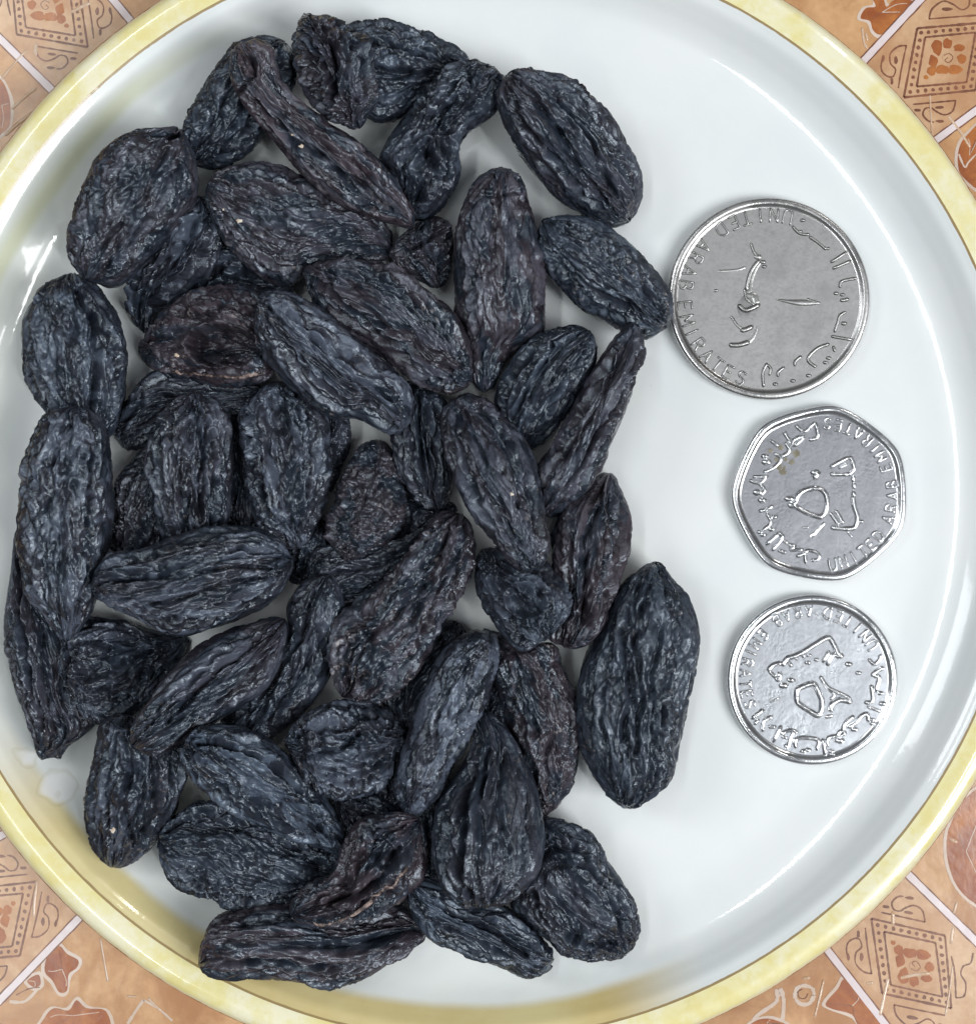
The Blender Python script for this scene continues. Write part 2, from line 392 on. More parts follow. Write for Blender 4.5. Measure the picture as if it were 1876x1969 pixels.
for kk, cn in CORN.items():
    A = aff(SRC, cn); f = lambda P: (np.c_[np.array(P, float), np.ones(len(P))] @ A)
    ctr = np.array([PX, PY])
    # pale panel between the bars, running on beneath the plate
    P = np.array(PANEL[kk], float); P[0] += (ctr-P[0])*.12; P[-1] += (ctr-P[-1])*.12
    D1.fill(P, m_pan, .03, False)
    for (p, q_) in BARS[kk]:
        p = np.array(p, float); q_ = np.array(q_, float); d = (q_-p)/np.linalg.norm(q_-p)
        p = p-d*60; q_ = q_+d*30; nn = np.array([-d[1], d[0]])
        D1.line([p, q_], 18.5, m_lin, .05, False, .05); D1.line([p, q_], 13, m_bar, .07, False, .03)
    FR = SRC; IN = [(1360, 375), (1870, 325), (1780, 830), (1275, 875)]
    for Q, wd in ((FR, 4.2), (IN, 3.8)):
        Q2 = f(Q)
        for a_ in range(4): D1.line([Q2[a_], Q2[(a_+1) % 4]], wd, m_lin, .06, False)
    for a_ in range(4):
        A0, A1 = (np.array(FR[a_])+np.array(IN[a_]))/2, (np.array(FR[(a_+1) % 4])+np.array(IN[(a_+1) % 4]))/2
        for k in range(8):
            c_ = A0+(A1-A0)*k/8; D1.fill(f(ell(c_[0], c_[1], 19, 20, 7, .22, k+a_*9)), m_lin, .065)
    for Q in SCUR: D1.line(f(Q), 3.1, m_lin, .06)
    for k, (a_, b_, c_, d_) in enumerate(BLB): D1.fill(f(ell(a_, b_, c_, d_, 8, .2, k)), m_lin, .062)
    for k, (a_, b_, c_, d_) in enumerate(FLW): D1.fill(f(ell(a_, b_, c_, d_, 11, .24, k+50)), m_lef, .06+.002*k)
    D1.fill(f(ell(1590, 580, 50, 50, 12, .12, 3)), m_pan, .082); D1.line(f([(1550, 560), (1600, 540), (1640, 580), (1600, 630), (1560, 610), (1590, 580)]), 1.6, m_lin, .085)
    D1.build('printed_panel', cloth)
def z4(P): return [(1520+x/5.268, y/5.268) for x, y in P]
def z5(P): return [(x/5.04, y/5.04) for x, y in P]
def z6(P): return [(x/3.258, 1364.8+y/3.258) for x, y in P]
def z7(P): return [(1364.8+x/3.670, 1550.9+y/3.670) for x, y in P]
LEAVES = [z4([(800, -60), (860, 60), (760, 80), (705, 180), (800, 210), (830, 300), (900, 350), (1000, 300), (1150, 120), (1240, 10), (1060, -10), (970, 66), (930, -20)]),
          z4([(1960, 1260), (1790, 1360), (1710, 1480), (1690, 1640), (1740, 1790), (1960, 1900)]),
          z5([(-80, 700), (10, 770), (60, 850), (100, 1000), (95, 1200), (20, 1290), (-80, 1320)]),
          z6([(300, 1540), (370, 1480), (420, 1530), (490, 1570), (480, 1620), (430, 1660), (420, 1760), (370, 1770), (330, 1700), (280, 1640)]),
          z6([(255, 2040), (280, 1930), (340, 1870), (430, 1885), (480, 1820), (540, 1870), (665, 1890), (660, 2040)]),
          z7([(815, 1390), (900, 1290), (950, 1220), (1060, 1330), (1150, 1430), (1230, 1560), (1060, 1560), (1000, 1470), (860, 1430)]),
          z7([(1700, 120), (1668, 240), (1680, 400), (1740, 560), (1860, 680), (2000, 700), (2000, -100), (1800, -60)]),
          z7([(290, 1560), (330, 1510), (430, 1500), (560, 1560)]),
          z6([(170, 1700), (240, 1660), (255, 1720), (215, 1740)])]
for k, P in enumerate(LEAVES):
    P = np.array(P); c_ = P.mean(0); d = P-c_; P2 = c_+d*(1+7/np.linalg.norm(d, axis=1))[:, None]
    D1.fill(P2, m_pale, .035+.001*k); D1.fill(P, m_lef, .048+.0006*k)
    rv = random.Random(k+3)
    for q_ in range(4):
        t_ = rv.uniform(0, 6.3); e_ = P[rv.randrange(len(P))]; m_2 = (c_+e_)/2+np.array([rv.uniform(-4, 4), rv.uniform(-4, 4)])
        D1.line([tuple(c_), tuple(m_2), tuple(c_+(e_-c_)*.8)], 1.3, m_pale if q_ % 2 else m_lin, .060+.001*q_)
    D1.build('printed_leaf', cloth)
for Q in ([(470, 1290), (465, 1380), (330, 1480), (290, 1560)], [(495, 1285), (520, 1380), (505, 1560)]): D1.line(z7(Q), 7, m_pale, .04); D1.build('printed_outline', cloth)
D1.line(z7([(735, 1335), (700, 1390), (640, 1395), (600, 1350), (610, 1290), (660, 1265), (720, 1285), (735, 1335)]), 7, m_pale, .041)
D1.line(z7([(690, 1320), (670, 1355), (630, 1350), (620, 1310), (650, 1290)]), 2, m_lin, .045); D1.build('printed_ring', cloth)
D1.line(z6([(60, 1830), (150, 1830), (220, 1770), (270, 1700)]), 5, m_pale, .04); D1.line(z6([(100, 1790), (180, 1750), (250, 1740)]), 2.2, m_lin, .044); D1.build('printed_outline', cloth)
D1.line(z6([(800, 1969), (850, 1890), (900, 1820)]), 5, m_pale, .04); D1.line(z6([(900, 1820), (1000, 1880), (1080, 1950)]), 4, m_pale, .04); D1.build('printed_outline', cloth)
D1.line(z4([(1700, 1560), (1760, 1690), (1800, 1640), (1876, 1560)]), 3, m_pale, .056)
D1.build('printed_outline', cloth)

# raised polyline ridges (relief on coins, creases in the plastic)
def ridges(polys, conv, z0, smooth=True, steps=5):
    V = []; F = []
    sec = [(-1, 0), (-.8, .55), (0, 1), (.8, .55), (1, 0)]
    for P, wd, h in polys:
        P = np.array([conv(*p) for p in P])
        if len(P) == 1: P = np.array([P[0]-(wd*.35, 0), P[0]+(wd*.35, 0)])
        P = catmull(P, steps) if (smooth and len(P) > 2) else catmull(P, 4)
        T = np.gradient(P, axis=0); T /= np.linalg.norm(T, axis=1)[:, None]+1e-9; N = np.stack([-T[:, 1], T[:, 0]], 1)
        P = np.vstack([P[0]-T[0]*wd*.45, P, P[-1]+T[-1]*wd*.45]); N = np.vstack([N[0], N, N[-1]])
        m = len(P); b0 = len(V)
        for k in range(m):
            e_ = .35 if k in (0, m-1) else 1.0; hh = 0 if k in (0, m-1) else h
            for a_, c_ in sec: V.append((*(P[k]+N[k]*a_*wd/2*e_), z0+c_*hh))
        for k in range(m-1):
            for j_ in range(4):
                a_ = b0+k*5+j_; F.append([a_, a_+1, a_+6, a_+5])
    return V, F
m_crease = mat_print('plastic_crease', (0.58, 0.38, 0.24), (0.70, 0.54, 0.42), 300, .12)
CR = [z4([(725, 280), (740, 420), (770, 480)]), z4([(1410, 970), (1420, 1200), (1430, 1390)]), z4([(1600, 1180), (1700, 1310), (1810, 1480)]), z4([(760, 340), (775, 400)]),
      z5([(20, 760), (150, 600), (260, 480)]), z5([(120, 1050), (250, 930), (340, 860)]), z5([(350, 430), (345, 520)]), z5([(700, 110), (860, 30)]), z5([(60, 1300), (180, 1190), (300, 1100)]),
      z6([(630, 1440), (650, 1560), (675, 1700)]), z6([(230, 1080), (215, 1200), (210, 1290)]), z6([(930, 1810), (1010, 1890)]), z6([(800, 1795), (850, 1800)]), z6([(380, 1160), (420, 1120), (450, 1100)]),
      z7([(800, 1230), (775, 1340), (740, 1480)]), z7([(1290, 750), (1290, 830)]), z7([(1255, 1220), (1230, 1330), (1200, 1470)]), z7([(1350, 1210), (1440, 1190), (1540, 1180)]),
      z7([(1715, 850), (1700, 960)]), z7([(1710, 1130), (1690, 1300), (1660, 1470)]), z7([(1740, 680), (1720, 750)]), z7([(660, 1215), (695, 1212)]), z7([(1110, 1250), (1145, 1245)]), z7([(1700, 235), (1735, 250)])]
rsx = random.Random(4)
for P in CR:
    V, F = ridges([(P, rsx.uniform(.22, .5), .09)], lambda x, y: wpt(x, y, CZ)[:2], .03)
    mesh_np('crease', V, F, m_crease, cloth)

# ------------------------------------------------------------------ coins
FONT = {'U': [[(0, 1), (0, .3), (.12, 0), (.5, 0), (.62, .3), (.62, 1)]], 'N': [[(0, 0), (0, 1)], [(0, 1), (.62, 0)], [(.62, 0), (.62, 1)]], 'I': [[(.3, 0), (.3, 1)]],
        'T': [[(0, 1), (.66, 1)], [(.33, 1), (.33, 0)]], 'E': [[(.55, 1), (0, 1)], [(0, 1), (0, 0)], [(0, 0), (.55, 0)], [(0, .52), (.45, .52)]],
        'D': [[(0, 0), (0, 1)], [(0, 1), (.35, .98), (.62, .7), (.62, .3), (.35, .02), (0, 0)]], 'A': [[(0, 0), (.33, 1)], [(.33, 1), (.66, 0)], [(.12, .35), (.54, .35)]],
        'R': [[(0, 0), (0, 1)], [(0, 1), (.4, 1), (.58, .78), (.4, .52), (0, .5)], [(.3, .5), (.6, 0)]], 'B': [[(0, 0), (0, 1)], [(0, 1), (.38, 1), (.52, .78), (.38, .54), (0, .53)], [(.3, .53), (.6, .3), (.42, 0), (0, 0)]],
        'M': [[(0, 0), (.06, 1)], [(.06, 1), (.38, .3)], [(.38, .3), (.7, 1)], [(.7, 1), (.76, 0)]], 'S': [[(.55, .85), (.35, 1), (.08, .88), (.08, .65), (.5, .4), (.52, .15), (.28, 0), (0, .14)]]}
def arc_text(word, angs, rad, hgt, wd, h):
    """letters read counter-clockwise with their tops toward the centre; mm, coin-local"""
    out = []
    for ch, a in zip(word, angs):
        t = math.radians(a); rv = np.array([math.cos(t), math.sin(t)]); tv = np.array([-rv[1], rv[0]])
        for P in FONT[ch]:
            Q = [tuple(rv*(rad+hgt/2-y*hgt)+tv*((x-.32)*hgt*.95)) for x, y in P]
            out.append((Q, wd, h))
    return out
def lin(a, b_, n): return [a+(b_-a)*k/(n-1) for k in range(n)]
ZO = {1: (3.979, 945, 900, 1240.7, 347.4), 2: (4.447, 945, 910, 1364.8, 744.4), 3: (4.725, 932, 904, 1364.8, 1116.6)}
def coin(idx, label, R, n_sides, ang0, mats, texts, arab, emblem, th=1.7, tilt=(0, 0)):
    k, zx, zy, ox, oy = ZO[idx]
    px, py = ox+zx/k, oy+zy/k
    x0, y0, _ = wpt(px, py, th)
    root = empty('coin', (x0, y0, 0.03)); root.rotation_euler = (tilt[0], tilt[1], 0)
    tag(root, label, 'coin', 'coins beside the raisins')
    segs = 280; a = np.linspace(0, 2*np.pi, segs, endpoint=False)
    if n_sides:
        d = (a-ang0+np.pi/n_sides) % (2*np.pi/n_sides)-np.pi/n_sides      # rounded Reuleaux-like outline
        rr = 1-0.036*(1-np.cos((np.abs(d))*n_sides))/2*1.0
        rr = 1-0.050*(1-np.abs(1-np.abs(d)/(np.pi/n_sides))**1.7)
        kk = np.exp(-np.linspace(-2.6, 2.6, 21)**2/2); kk /= kk.sum(); rr = np.convolve(np.r_[rr[-10:], rr, rr[:10]], kk, 'valid')
    else: rr = np.ones(segs)
    P = [(R-.28, 0), (R-.05, .12), (R, .35), (R, th-.30), (R-.07, th-.10), (R-.25, th), (R-.62, th+.0), (R-.78, th-.05), (R-.95, th-.24), (R-1.2, th-.28), (R*.6, th-.26), (R*.3, th-.25), (.02, th-.25)]
    P = np.array(P); V = np.stack([P[:, 0][:, None]*rr*np.cos(a), P[:, 0][:, None]*rr*np.sin(a), np.repeat(P[:, 1][:, None], segs, 1)], -1)
    split = 5
    def sub(i0, i1, nm, m):
        Q = V[i0:i1].reshape(-1, 3); c = i1-i0
        i = np.arange(c-1)[:, None]*segs; j = np.arange(segs)[None]; kq = (j+1) % segs
        F = np.stack([i+j, i+kq, i+segs+kq, i+segs+j], -1).reshape(-1, 4)
        return mesh_np(nm, Q, F, m, root)
    sub(0, 10, 'raised_rim', mats[1]); sub(9, len(P), 'coin_face', mats[0])
    cv = lambda x, y: np.array([(x-zx)/k*S*(H-th)/H, (zy-y)/k*S*(H-th)/H])
    idt = lambda x, y: np.array([x, y])
    zf = th-.285
    polys = []
    for t in texts: polys += arc_text(*t)
    Vt, Ft = ridges(polys, idt, zf, False); mesh_np('latin_inscription', Vt, Ft, mats[2], root)
    Vt, Ft = ridges(arab, cv, zf); mesh_np('arabic_inscription', Vt, Ft, mats[2], root)
    Vt, Ft = ridges(emblem, cv, zf); mesh_np('denomination', Vt, Ft, mats[2], root)
    return root
mA = mat_metal('dull_nickel', (0.33, 0.325, 0.325), .45, .35); mAr = mat_metal('nickel_rim', (0.52, 0.51, 0.505), .25, .3); mAt = mat_metal('nickel_relief', (0.42, 0.415, 0.41), .30, .3)
mB = mat_metal('scratched_nickel', (0.29, 0.292, 0.312), .34, .4, 1.6); mBr = mat_metal('bright_rim', (0.74, 0.75, 0.77), .16, .2); mBt = mat_metal('bright_relief', (0.80, 0.81, 0.83), .18, .1)
mC = mat_metal('bright_scratched_nickel', (0.37, 0.38, 0.405), .32, .35, 2.2)
def B_(L): return [(P, w_*1.22, h*1.35) for P, w_, h in L]
def A_(P, w_=.30, h=.22): return (P, w_*1.3, h*1.15)
ar1 = [A_([(1130, 350), (1180, 400), (1250, 410)]), A_([(1260, 430), (1320, 470), (1380, 520)]), A_([(1205, 300)], .34), A_([(1185, 385)], .3), A_([(1395, 515)], .3),
       A_([(1425, 620), (1540, 545)]), A_([(1440, 668), (1570, 612)]), A_([(1490, 810), (1500, 770), (1550, 755), (1610, 745)]), A_([(1460, 860)], .34), A_([(1510, 870)], .34), A_([(1500, 915), (1550, 905)], .36),
       A_([(1530, 1005), (1490, 1030), (1475, 1080), (1450, 1150)]), A_([(1520, 1090)], .4), A_([(1430, 1190), (1580, 1215)]), A_([(1400, 1250), (1320, 1280), (1255, 1340), (1250, 1380), (1300, 1420)], .34),
       A_([(1380, 1390)], .34), A_([(1402, 1355)], .34), A_([(1440, 1270), (1448, 1300)], .3), A_([(1190, 1345), (1150, 1380), (1145, 1410)], .32), A_([(1060, 1430), (1020, 1460), (1015, 1490)], .32),
       A_([(995, 1555)], .34), A_([(1130, 1530)], .34), A_([(1250, 1490)], .34), A_([(930, 1400), (900, 1470), (905, 1570)]), A_([(940, 1410), (960, 1440), (950, 1480)])]
em1 = [A_([(810, 480), (830, 540), (870, 590)], .3, .12), A_([(868, 612), (830, 660), (800, 720), (775, 830)], .42, .24), A_([(900, 620)], .4), A_([(910, 655)], .34), A_([(860, 580)], .5, .15),
       A_([(720, 955), (770, 990), (865, 950)], .5, .28), A_([(760, 830), (775, 900), (830, 945)], .3, .12), A_([(775, 870), (830, 880), (850, 930)], .7, .08),
       A_([(740, 1143), (775, 1135), (812, 1118)], .5, .24), A_([(655, 1256), (720, 1255), (785, 1236)], .5, .26),
       A_([(660, 1040), (700, 1100), (730, 1125)], .3, .1), A_([(1240, 905), (1330, 935)], .3, .1), A_([(530, 840), (550, 838)], .3, .12), A_([(560, 690), (700, 680), (760, 660)], .3, .05)]
c1 = coin(1, 'largest round coin, dull grey with a worn coffee pot relief, touching a raisin', 12.0, 0, 0, (mA, mAr, mAt),
     [('UNITED', lin(77, 124.5, 6), 9.95, 1.6, .27, .17), ('ARAB', lin(141, 171, 4), 9.95, 1.6, .27, .17), ('EMIRATES', lin(185, 251, 8), 10.0, 1.6, .27, .19)], ar1, em1, 2.0)
def relief(root, idx, name, shapes, z0, mat, res=150):
    k, zx, zy, ox, oy = ZO[idx]
    allp = np.vstack([p for p, h, sft in shapes]); lo = allp.min(0)-12; hi = allp.max(0)+12
    nx = res; ny = int(res*(hi[1]-lo[1])/(hi[0]-lo[0]))
    xs_, ys_ = np.meshgrid(np.linspace(lo[0], hi[0], nx), np.linspace(lo[1], hi[1], ny), indexing='ij'); P = np.stack([xs_.ravel(), ys_.ravel()], 1)
    Z = np.full(len(P), -.03)
    for Q, h, sft in shapes:
        Q = catmull(Q, 5, True); ins = np.zeros(len(P), bool)
        for a, b_ in zip(Q, np.roll(Q, -1, 0)):
            cr_ = (a[1] > P[:, 1]) != (b_[1] > P[:, 1]); xi = a[0]+(P[:, 1]-a[1])/(b_[1]-a[1]+1e-12)*(b_[0]-a[0]); ins ^= cr_ & (P[:, 0] < xi)
        dd = poly_dist(P, np.vstack([Q, Q[:1]])); t = np.clip(dd/sft, 0, 1); Z = np.where(ins, np.maximum(Z, h*np.sqrt(1-(1-t)**2)), Z)
    sc_ = S*(H-1.7)/H; V = np.stack([(P[:, 0]-zx)/k*sc_, (zy-P[:, 1])/k*sc_, z0+Z], 1)
    i = np.arange(nx-1)[:, None]*ny; j = np.arange(ny-1)[None]; F = np.stack([i+j, i+j+1, i+ny+j+1, i+ny+j], -1).reshape(-1, 4)
    F = F[(Z[F] > -.02).any(1)]
    return mesh_np(name, V, F, mat, root)
ar2 = [A_([(740, 330), (800, 380), (850, 350)]), A_([(850, 350), (900, 310), (925, 420), (860, 450)], .34), A_([(640, 390), (690, 460), (760, 430), (800, 430), (740, 490), (705, 485)], .34),
       A_([(530, 460), (580, 500)]), A_([(650, 480), (682, 530), (660, 570), (620, 590)], .34), A_([(560, 570), (610, 610), (560, 680), (470, 727)], .34), A_([(470, 590)], .4), A_([(485, 640)], .5),
       A_([(350, 800), (430, 820), (480, 770)]), A_([(380, 768), (490, 765)]), A_([(430, 830), (470, 880), (440, 920)]), A_([(415, 900)], .55), A_([(448, 968)], .45),
       A_([(430, 1060), (500, 1040), (530, 1020)]), A_([(490, 1080), (520, 1140), (510, 1180), (460, 1220)]), A_([(430, 1240)], .35), A_([(455, 1262)], .35), A_([(552, 1110)], .35), A_([(528, 1215)], .4),
       A_([(490, 1340), (590, 1250)], .34), A_([(540, 1390), (620, 1290), (600, 1250)], .34), A_([(620, 1300), (660, 1335)]), A_([(605, 1400)], .3), A_([(635, 1412)], .3),
       A_([(680, 1350), (730, 1360), (690, 1390), (790, 1390)]), A_([(750, 1445), (820, 1420)]), A_([(820, 1500), (820, 1410), (870, 1400), (930, 1430), (930, 1470), (880, 1482)])]
em2 = [A_([(740, 980), (760, 920), (820, 880), (895, 865), (960, 880), (1000, 940), (1000, 1040), (960, 1105), (900, 1100), (800, 1060), (725, 1010), (740, 980)], .42, .28),
       A_([(680, 955)], .5), A_([(706, 1010)], .5), A_([(880, 730), (925, 735), (900, 775)], .5, .25), A_([(1040, 745), (1190, 745)], .34, .25), A_([(1190, 745), (1232, 705), (1225, 650), (1205, 600)], .34), A_([(1180, 605), (1110, 640), (1040, 680)], .34),
       A_([(1110, 690), (1170, 660)]), A_([(1230, 770), (1225, 800)], .34), A_([(1235, 830), (1232, 860)], .36), A_([(1230, 900), (1232, 930)], .36), A_([(1225, 940), (1235, 1020), (1262, 1110), (1250, 1185), (1200, 1212), (1050, 1202)], .40, .26),
       A_([(1040, 1085), (1070, 1130), (1100, 1172)], .34), A_([(1080, 1060), (1110, 1110), (1138, 1160)], .34), A_([(1180, 1240), (1215, 1280)], .2, .12), A_([(1295, 1150)], .3), A_([(800, 1200), (845, 1200)], .16, .08), A_([(870, 1280), (980, 1160)], .3, .06)]
relief(c1, 1, 'coffee_pot_relief', [(np.array(P_, float), h_, s_) for P_, h_, s_ in (([(670, 930), (720, 850), (800, 830), (870, 870), (910, 960), (880, 1060), (800, 1110), (720, 1090), (670, 1010)], .045, 110), ([(985, 903), (1080, 935), (1180, 955), (1280, 952), (1338, 936), (1250, 908), (1120, 906)], .16, 26), ([(760, 860), (775, 760), (810, 660), (870, 590), (900, 610), (860, 680), (830, 760), (815, 860)], .07, 30), ([(650, 1240), (720, 1228), (800, 1190), (840, 1110), (870, 1120), (830, 1220), (740, 1275), (660, 1270)], .05, 26))], 1.715, mAt)
c2 = coin(2, 'seven-sided silvery coin with a brown smudge, between the two round coins', 10.75, 7, math.radians(79.5), (mB, mBr, mBt),
     [('UNITED', lin(280, 324, 6), 8.55, 1.33, .32, .30), ('ARAB', lin(339, 367.6, 4), 8.6, 1.27, .32, .30), ('EMIRATES', lin(381.8, 444.6, 8), 8.4, 1.27, .32, .30)], B_(ar2), B_(em2), 1.7)
# brown residue stuck on the seven-sided coin
MR = NT('dried_brown_residue'); MR.l(MR.mix(MR.rng(MR.noise(MR.coord(), 900, 3), .35, .65), (0.16, 0.14, 0.09), (0.27, 0.25, 0.20)), MR.b.inputs['Base Color']); MR.b.inputs['Roughness'].default_value = .55
k, zx, zy, ox, oy = ZO[2]; VV = []; FF = []; rs = random.Random(9)
for (x, y, a_) in ((740, 570, 40), (700, 640, 30), (595, 680, 34), (625, 725, 36), (655, 620, 22), (640, 690, 18), (520, 545, 22), (610, 520, 26), (570, 620, 20)):
    b0 = len(VV); m_ = 12; VV.append(((x-zx)/k*S, (zy-y)/k*S, 1.53))
    for q_ in range(m_):
        r_ = a_*rs.uniform(.75, 1.2); t = 2*math.pi*q_/m_; VV.append(((x+r_*math.cos(t)-zx)/k*S, (zy-y+r_*math.sin(t))/k*S, 1.43))
    for q_ in range(m_): FF.append([b0, b0+1+q_, b0+1+(q_+1) % m_])
rsd = mesh_np('residue', VV, FF, MR.m, c2)
ar3 = [A_([(390, 1250), (480, 1180)], .36), A_([(410, 1300), (440, 1270)]), A_([(480, 1360), (490, 1280), (560, 1240)], .34), A_([(540, 1330), (590, 1330)]), A_([(580, 1460), (645, 1330)], .36),
       A_([(660, 1400), (670, 1380), (740, 1360), (790, 1380)]), A_([(760, 1380), (730, 1450), (710, 1515), (690, 1500)], .36), A_([(700, 1430), (660, 1420)]),
       A_([(780, 1510), (780, 1450), (850, 1430), (960, 1440), (990, 1470), (975, 1530)], .36), A_([(850, 1552)], .36), A_([(892, 1540)], .36), A_([(1030, 1450), (1050, 1580)], .36),
       A_([(1070, 1500), (1080, 1430), (1170, 1410), (1230, 1390), (1190, 1370), (1160, 1410)], .34), A_([(1180, 1455)], .5), A_([(1100, 1550)], .36), A_([(1120, 1582)], .3),
       A_([(1210, 1360), (1230, 1300), (1300, 1240)], .36), A_([(1260, 1330), (1330, 1290), (1370, 1240), (1430, 1210), (1440, 1270)], .36), A_([(1312, 1352)], .4), A_([(1480, 1300)], .34), A_([(1475, 1265)], .3),
       A_([(1440, 1150), (1550, 1190)], .28), A_([(1420, 1110), (1480, 1095), (1470, 960)], .36), A_([(1510, 1000), (1540, 880), (1500, 870)], .36), A_([(1480, 860), (1500, 835), (1570, 795)], .34),
       A_([(1450, 720), (1490, 760), (1540, 725), (1548, 680)], .32), A_([(1552, 1025)], .36), A_([(1570, 1120)], .4)]
em3 = [A_([(535, 810), (575, 770), (640, 752)], .4, .28), A_([(540, 815), (590, 870), (640, 840), (630, 905), (600, 890)], .34, .26), A_([(665, 765), (700, 710), (760, 690), (850, 650), (960, 580), (1070, 520), (1120, 570), (1170, 680)], .42, .3),
       A_([(700, 725), (740, 775)], .34), A_([(770, 690), (790, 715)], .3), A_([(830, 665), (855, 690)], .34), A_([(1030, 735), (1085, 650)], .36), A_([(1070, 765), (1130, 662)], .36), A_([(1175, 685)], .5),
       A_([(790, 1050), (800, 990), (870, 955), (945, 940), (985, 1000), (1020, 1100), (1010, 1200), (975, 1225), (900, 1180), (805, 1115), (790, 1050)], .48, .32),
       A_([(1010, 880), (1060, 960), (1140, 1010), (1250, 1060), (1275, 1100)], .36, .26), A_([(1275, 1100), (1180, 1085), (1110, 1130), (1100, 1180)], .48, .3), A_([(1065, 970), (1130, 1040), (1100, 1075)], .3, .15),
       A_([(670, 955)], .5), A_([(735, 905)], .44), A_([(1260, 760)], .4), A_([(1350, 840)], .34), A_([(890, 745)], .36), A_([(900, 680)], .3), A_([(970, 720)], .3), A_([(550, 1105), (630, 1065)], .16, .1), A_([(1060, 1240), (1110, 1230)], .34, .12)]
coin(3, 'smallest round coin, bright and scratched, nearest the bottom of the photo', 10.15, 0, 0, (mC, mBr, mBt),
     [('UNITED', lin(30.6, 77.3, 6), 8.15, 1.33, .32, .30), ('ARAB', lin(93, 121, 4), 8.2, 1.22, .32, .30), ('EMIRATES', lin(138, 201.5, 8), 8.0, 1.27, .32, .30)], B_(ar3), B_(em3), 1.6)

# ------------------------------------------------------------------ raisins
MRAI = mat_raisin(); MTORN = mat_torn(); MCRUMB = mat_crumb(); EDG = []
#  (outline, thickness mm, style dict, label); listed from the bottom of the heap upward
R = []
def rz(label, outline, th=8.0, amp=1.0, st=.28, brown=.25, bloom=.6, pale=.15, fur=(), dent=(), fine=1.0, knob=0.0, edge=(), crumb=()):
    R.append(dict(edge=edge, crumb=crumb, label=label, out=outline, th=th, amp=amp, st=st, col=(brown, bloom, pale), fur=fur, dent=dent, fine=fine, knob=knob))
# fillers deep in the heap, each partly visible in the shade
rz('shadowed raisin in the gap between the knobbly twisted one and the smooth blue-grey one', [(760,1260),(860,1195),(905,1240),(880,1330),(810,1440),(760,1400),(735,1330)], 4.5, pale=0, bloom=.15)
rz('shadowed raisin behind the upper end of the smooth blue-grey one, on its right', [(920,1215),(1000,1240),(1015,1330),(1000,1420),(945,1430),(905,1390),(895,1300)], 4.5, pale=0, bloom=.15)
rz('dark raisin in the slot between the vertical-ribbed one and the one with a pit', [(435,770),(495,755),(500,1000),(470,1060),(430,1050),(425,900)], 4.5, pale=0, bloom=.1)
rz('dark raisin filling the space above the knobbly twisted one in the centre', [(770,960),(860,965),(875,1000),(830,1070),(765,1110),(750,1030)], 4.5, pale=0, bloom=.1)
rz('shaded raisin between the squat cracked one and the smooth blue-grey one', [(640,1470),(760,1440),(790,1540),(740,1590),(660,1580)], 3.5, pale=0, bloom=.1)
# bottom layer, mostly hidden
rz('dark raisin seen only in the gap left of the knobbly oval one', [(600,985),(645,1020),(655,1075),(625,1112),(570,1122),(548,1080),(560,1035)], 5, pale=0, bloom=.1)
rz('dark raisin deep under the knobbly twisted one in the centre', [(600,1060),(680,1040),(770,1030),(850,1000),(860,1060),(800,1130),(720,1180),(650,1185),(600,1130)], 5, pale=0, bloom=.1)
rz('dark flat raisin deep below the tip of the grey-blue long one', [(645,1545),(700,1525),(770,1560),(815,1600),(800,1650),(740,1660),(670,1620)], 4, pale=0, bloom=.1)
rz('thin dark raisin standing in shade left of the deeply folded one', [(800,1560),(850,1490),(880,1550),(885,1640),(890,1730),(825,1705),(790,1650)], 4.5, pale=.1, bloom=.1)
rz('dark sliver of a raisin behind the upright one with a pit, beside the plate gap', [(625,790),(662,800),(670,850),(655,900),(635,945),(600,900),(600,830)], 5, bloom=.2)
rz('shaded raisin between the two left columns, beside a white gap', [(262,880),(300,850),(340,900),(345,980),(330,1060),(260,1075),(215,1060),(212,1000),(222,935)], 6, bloom=.25, brown=.5, pale=.1)
rz('raisin lying crosswise below the torn open one', [(310,718),(350,728),(430,735),(500,745),(490,785),(440,800),(385,815),(330,835),(290,852),(245,858),(220,835),(220,800),(250,762),(282,728)], 6, bloom=.5, st=.2, fur=[([(240,810),(300,770),(360,750)],7,-.8),([(260,840),(330,790),(400,770)],6,-.7)])
rz('crumpled dark raisin tucked under the middle left pile, just above the torn open one', [(430,450),(500,500),(560,545),(545,590),(460,610),(390,612),(330,605),(345,575),(390,520)], 6, amp=1.3, bloom=.4, pale=.5, fur=[([(380,590),(450,565),(530,560)],6,-1),([(350,600),(410,540),(450,500)],7,-1)])
rz('long leaning raisin half hidden by the big oval one at the upper left', [(375,376),(405,395),(430,440),(425,485),(400,520),(370,552),(335,580),(300,602),(290,640),(262,625),(247,590),(253,530),(280,480),(318,430),(345,395)], 6.5, amp=1.2, bloom=.9, st=.2, fur=[([(385,430),(360,500),(300,590)],9,-1.6),([(335,440),(320,470),(270,560)],6,-.6),([(355,425),(362,460),(340,520)],8,.8)])
rz('thick diagonal raisin in the lower left beneath two others', [(600,1105),(642,1112),(655,1180),(645,1250),(622,1312),(585,1362),(545,1402),(512,1427),(470,1410),(430,1385),(470,1330),(520,1280),(545,1220),(548,1160),(568,1125)], 7.5, bloom=.35, st=.2, fur=[([(600,1160),(570,1240),(500,1340)],8,-1.3),([(625,1200),(590,1290),(530,1380)],7,-1)])
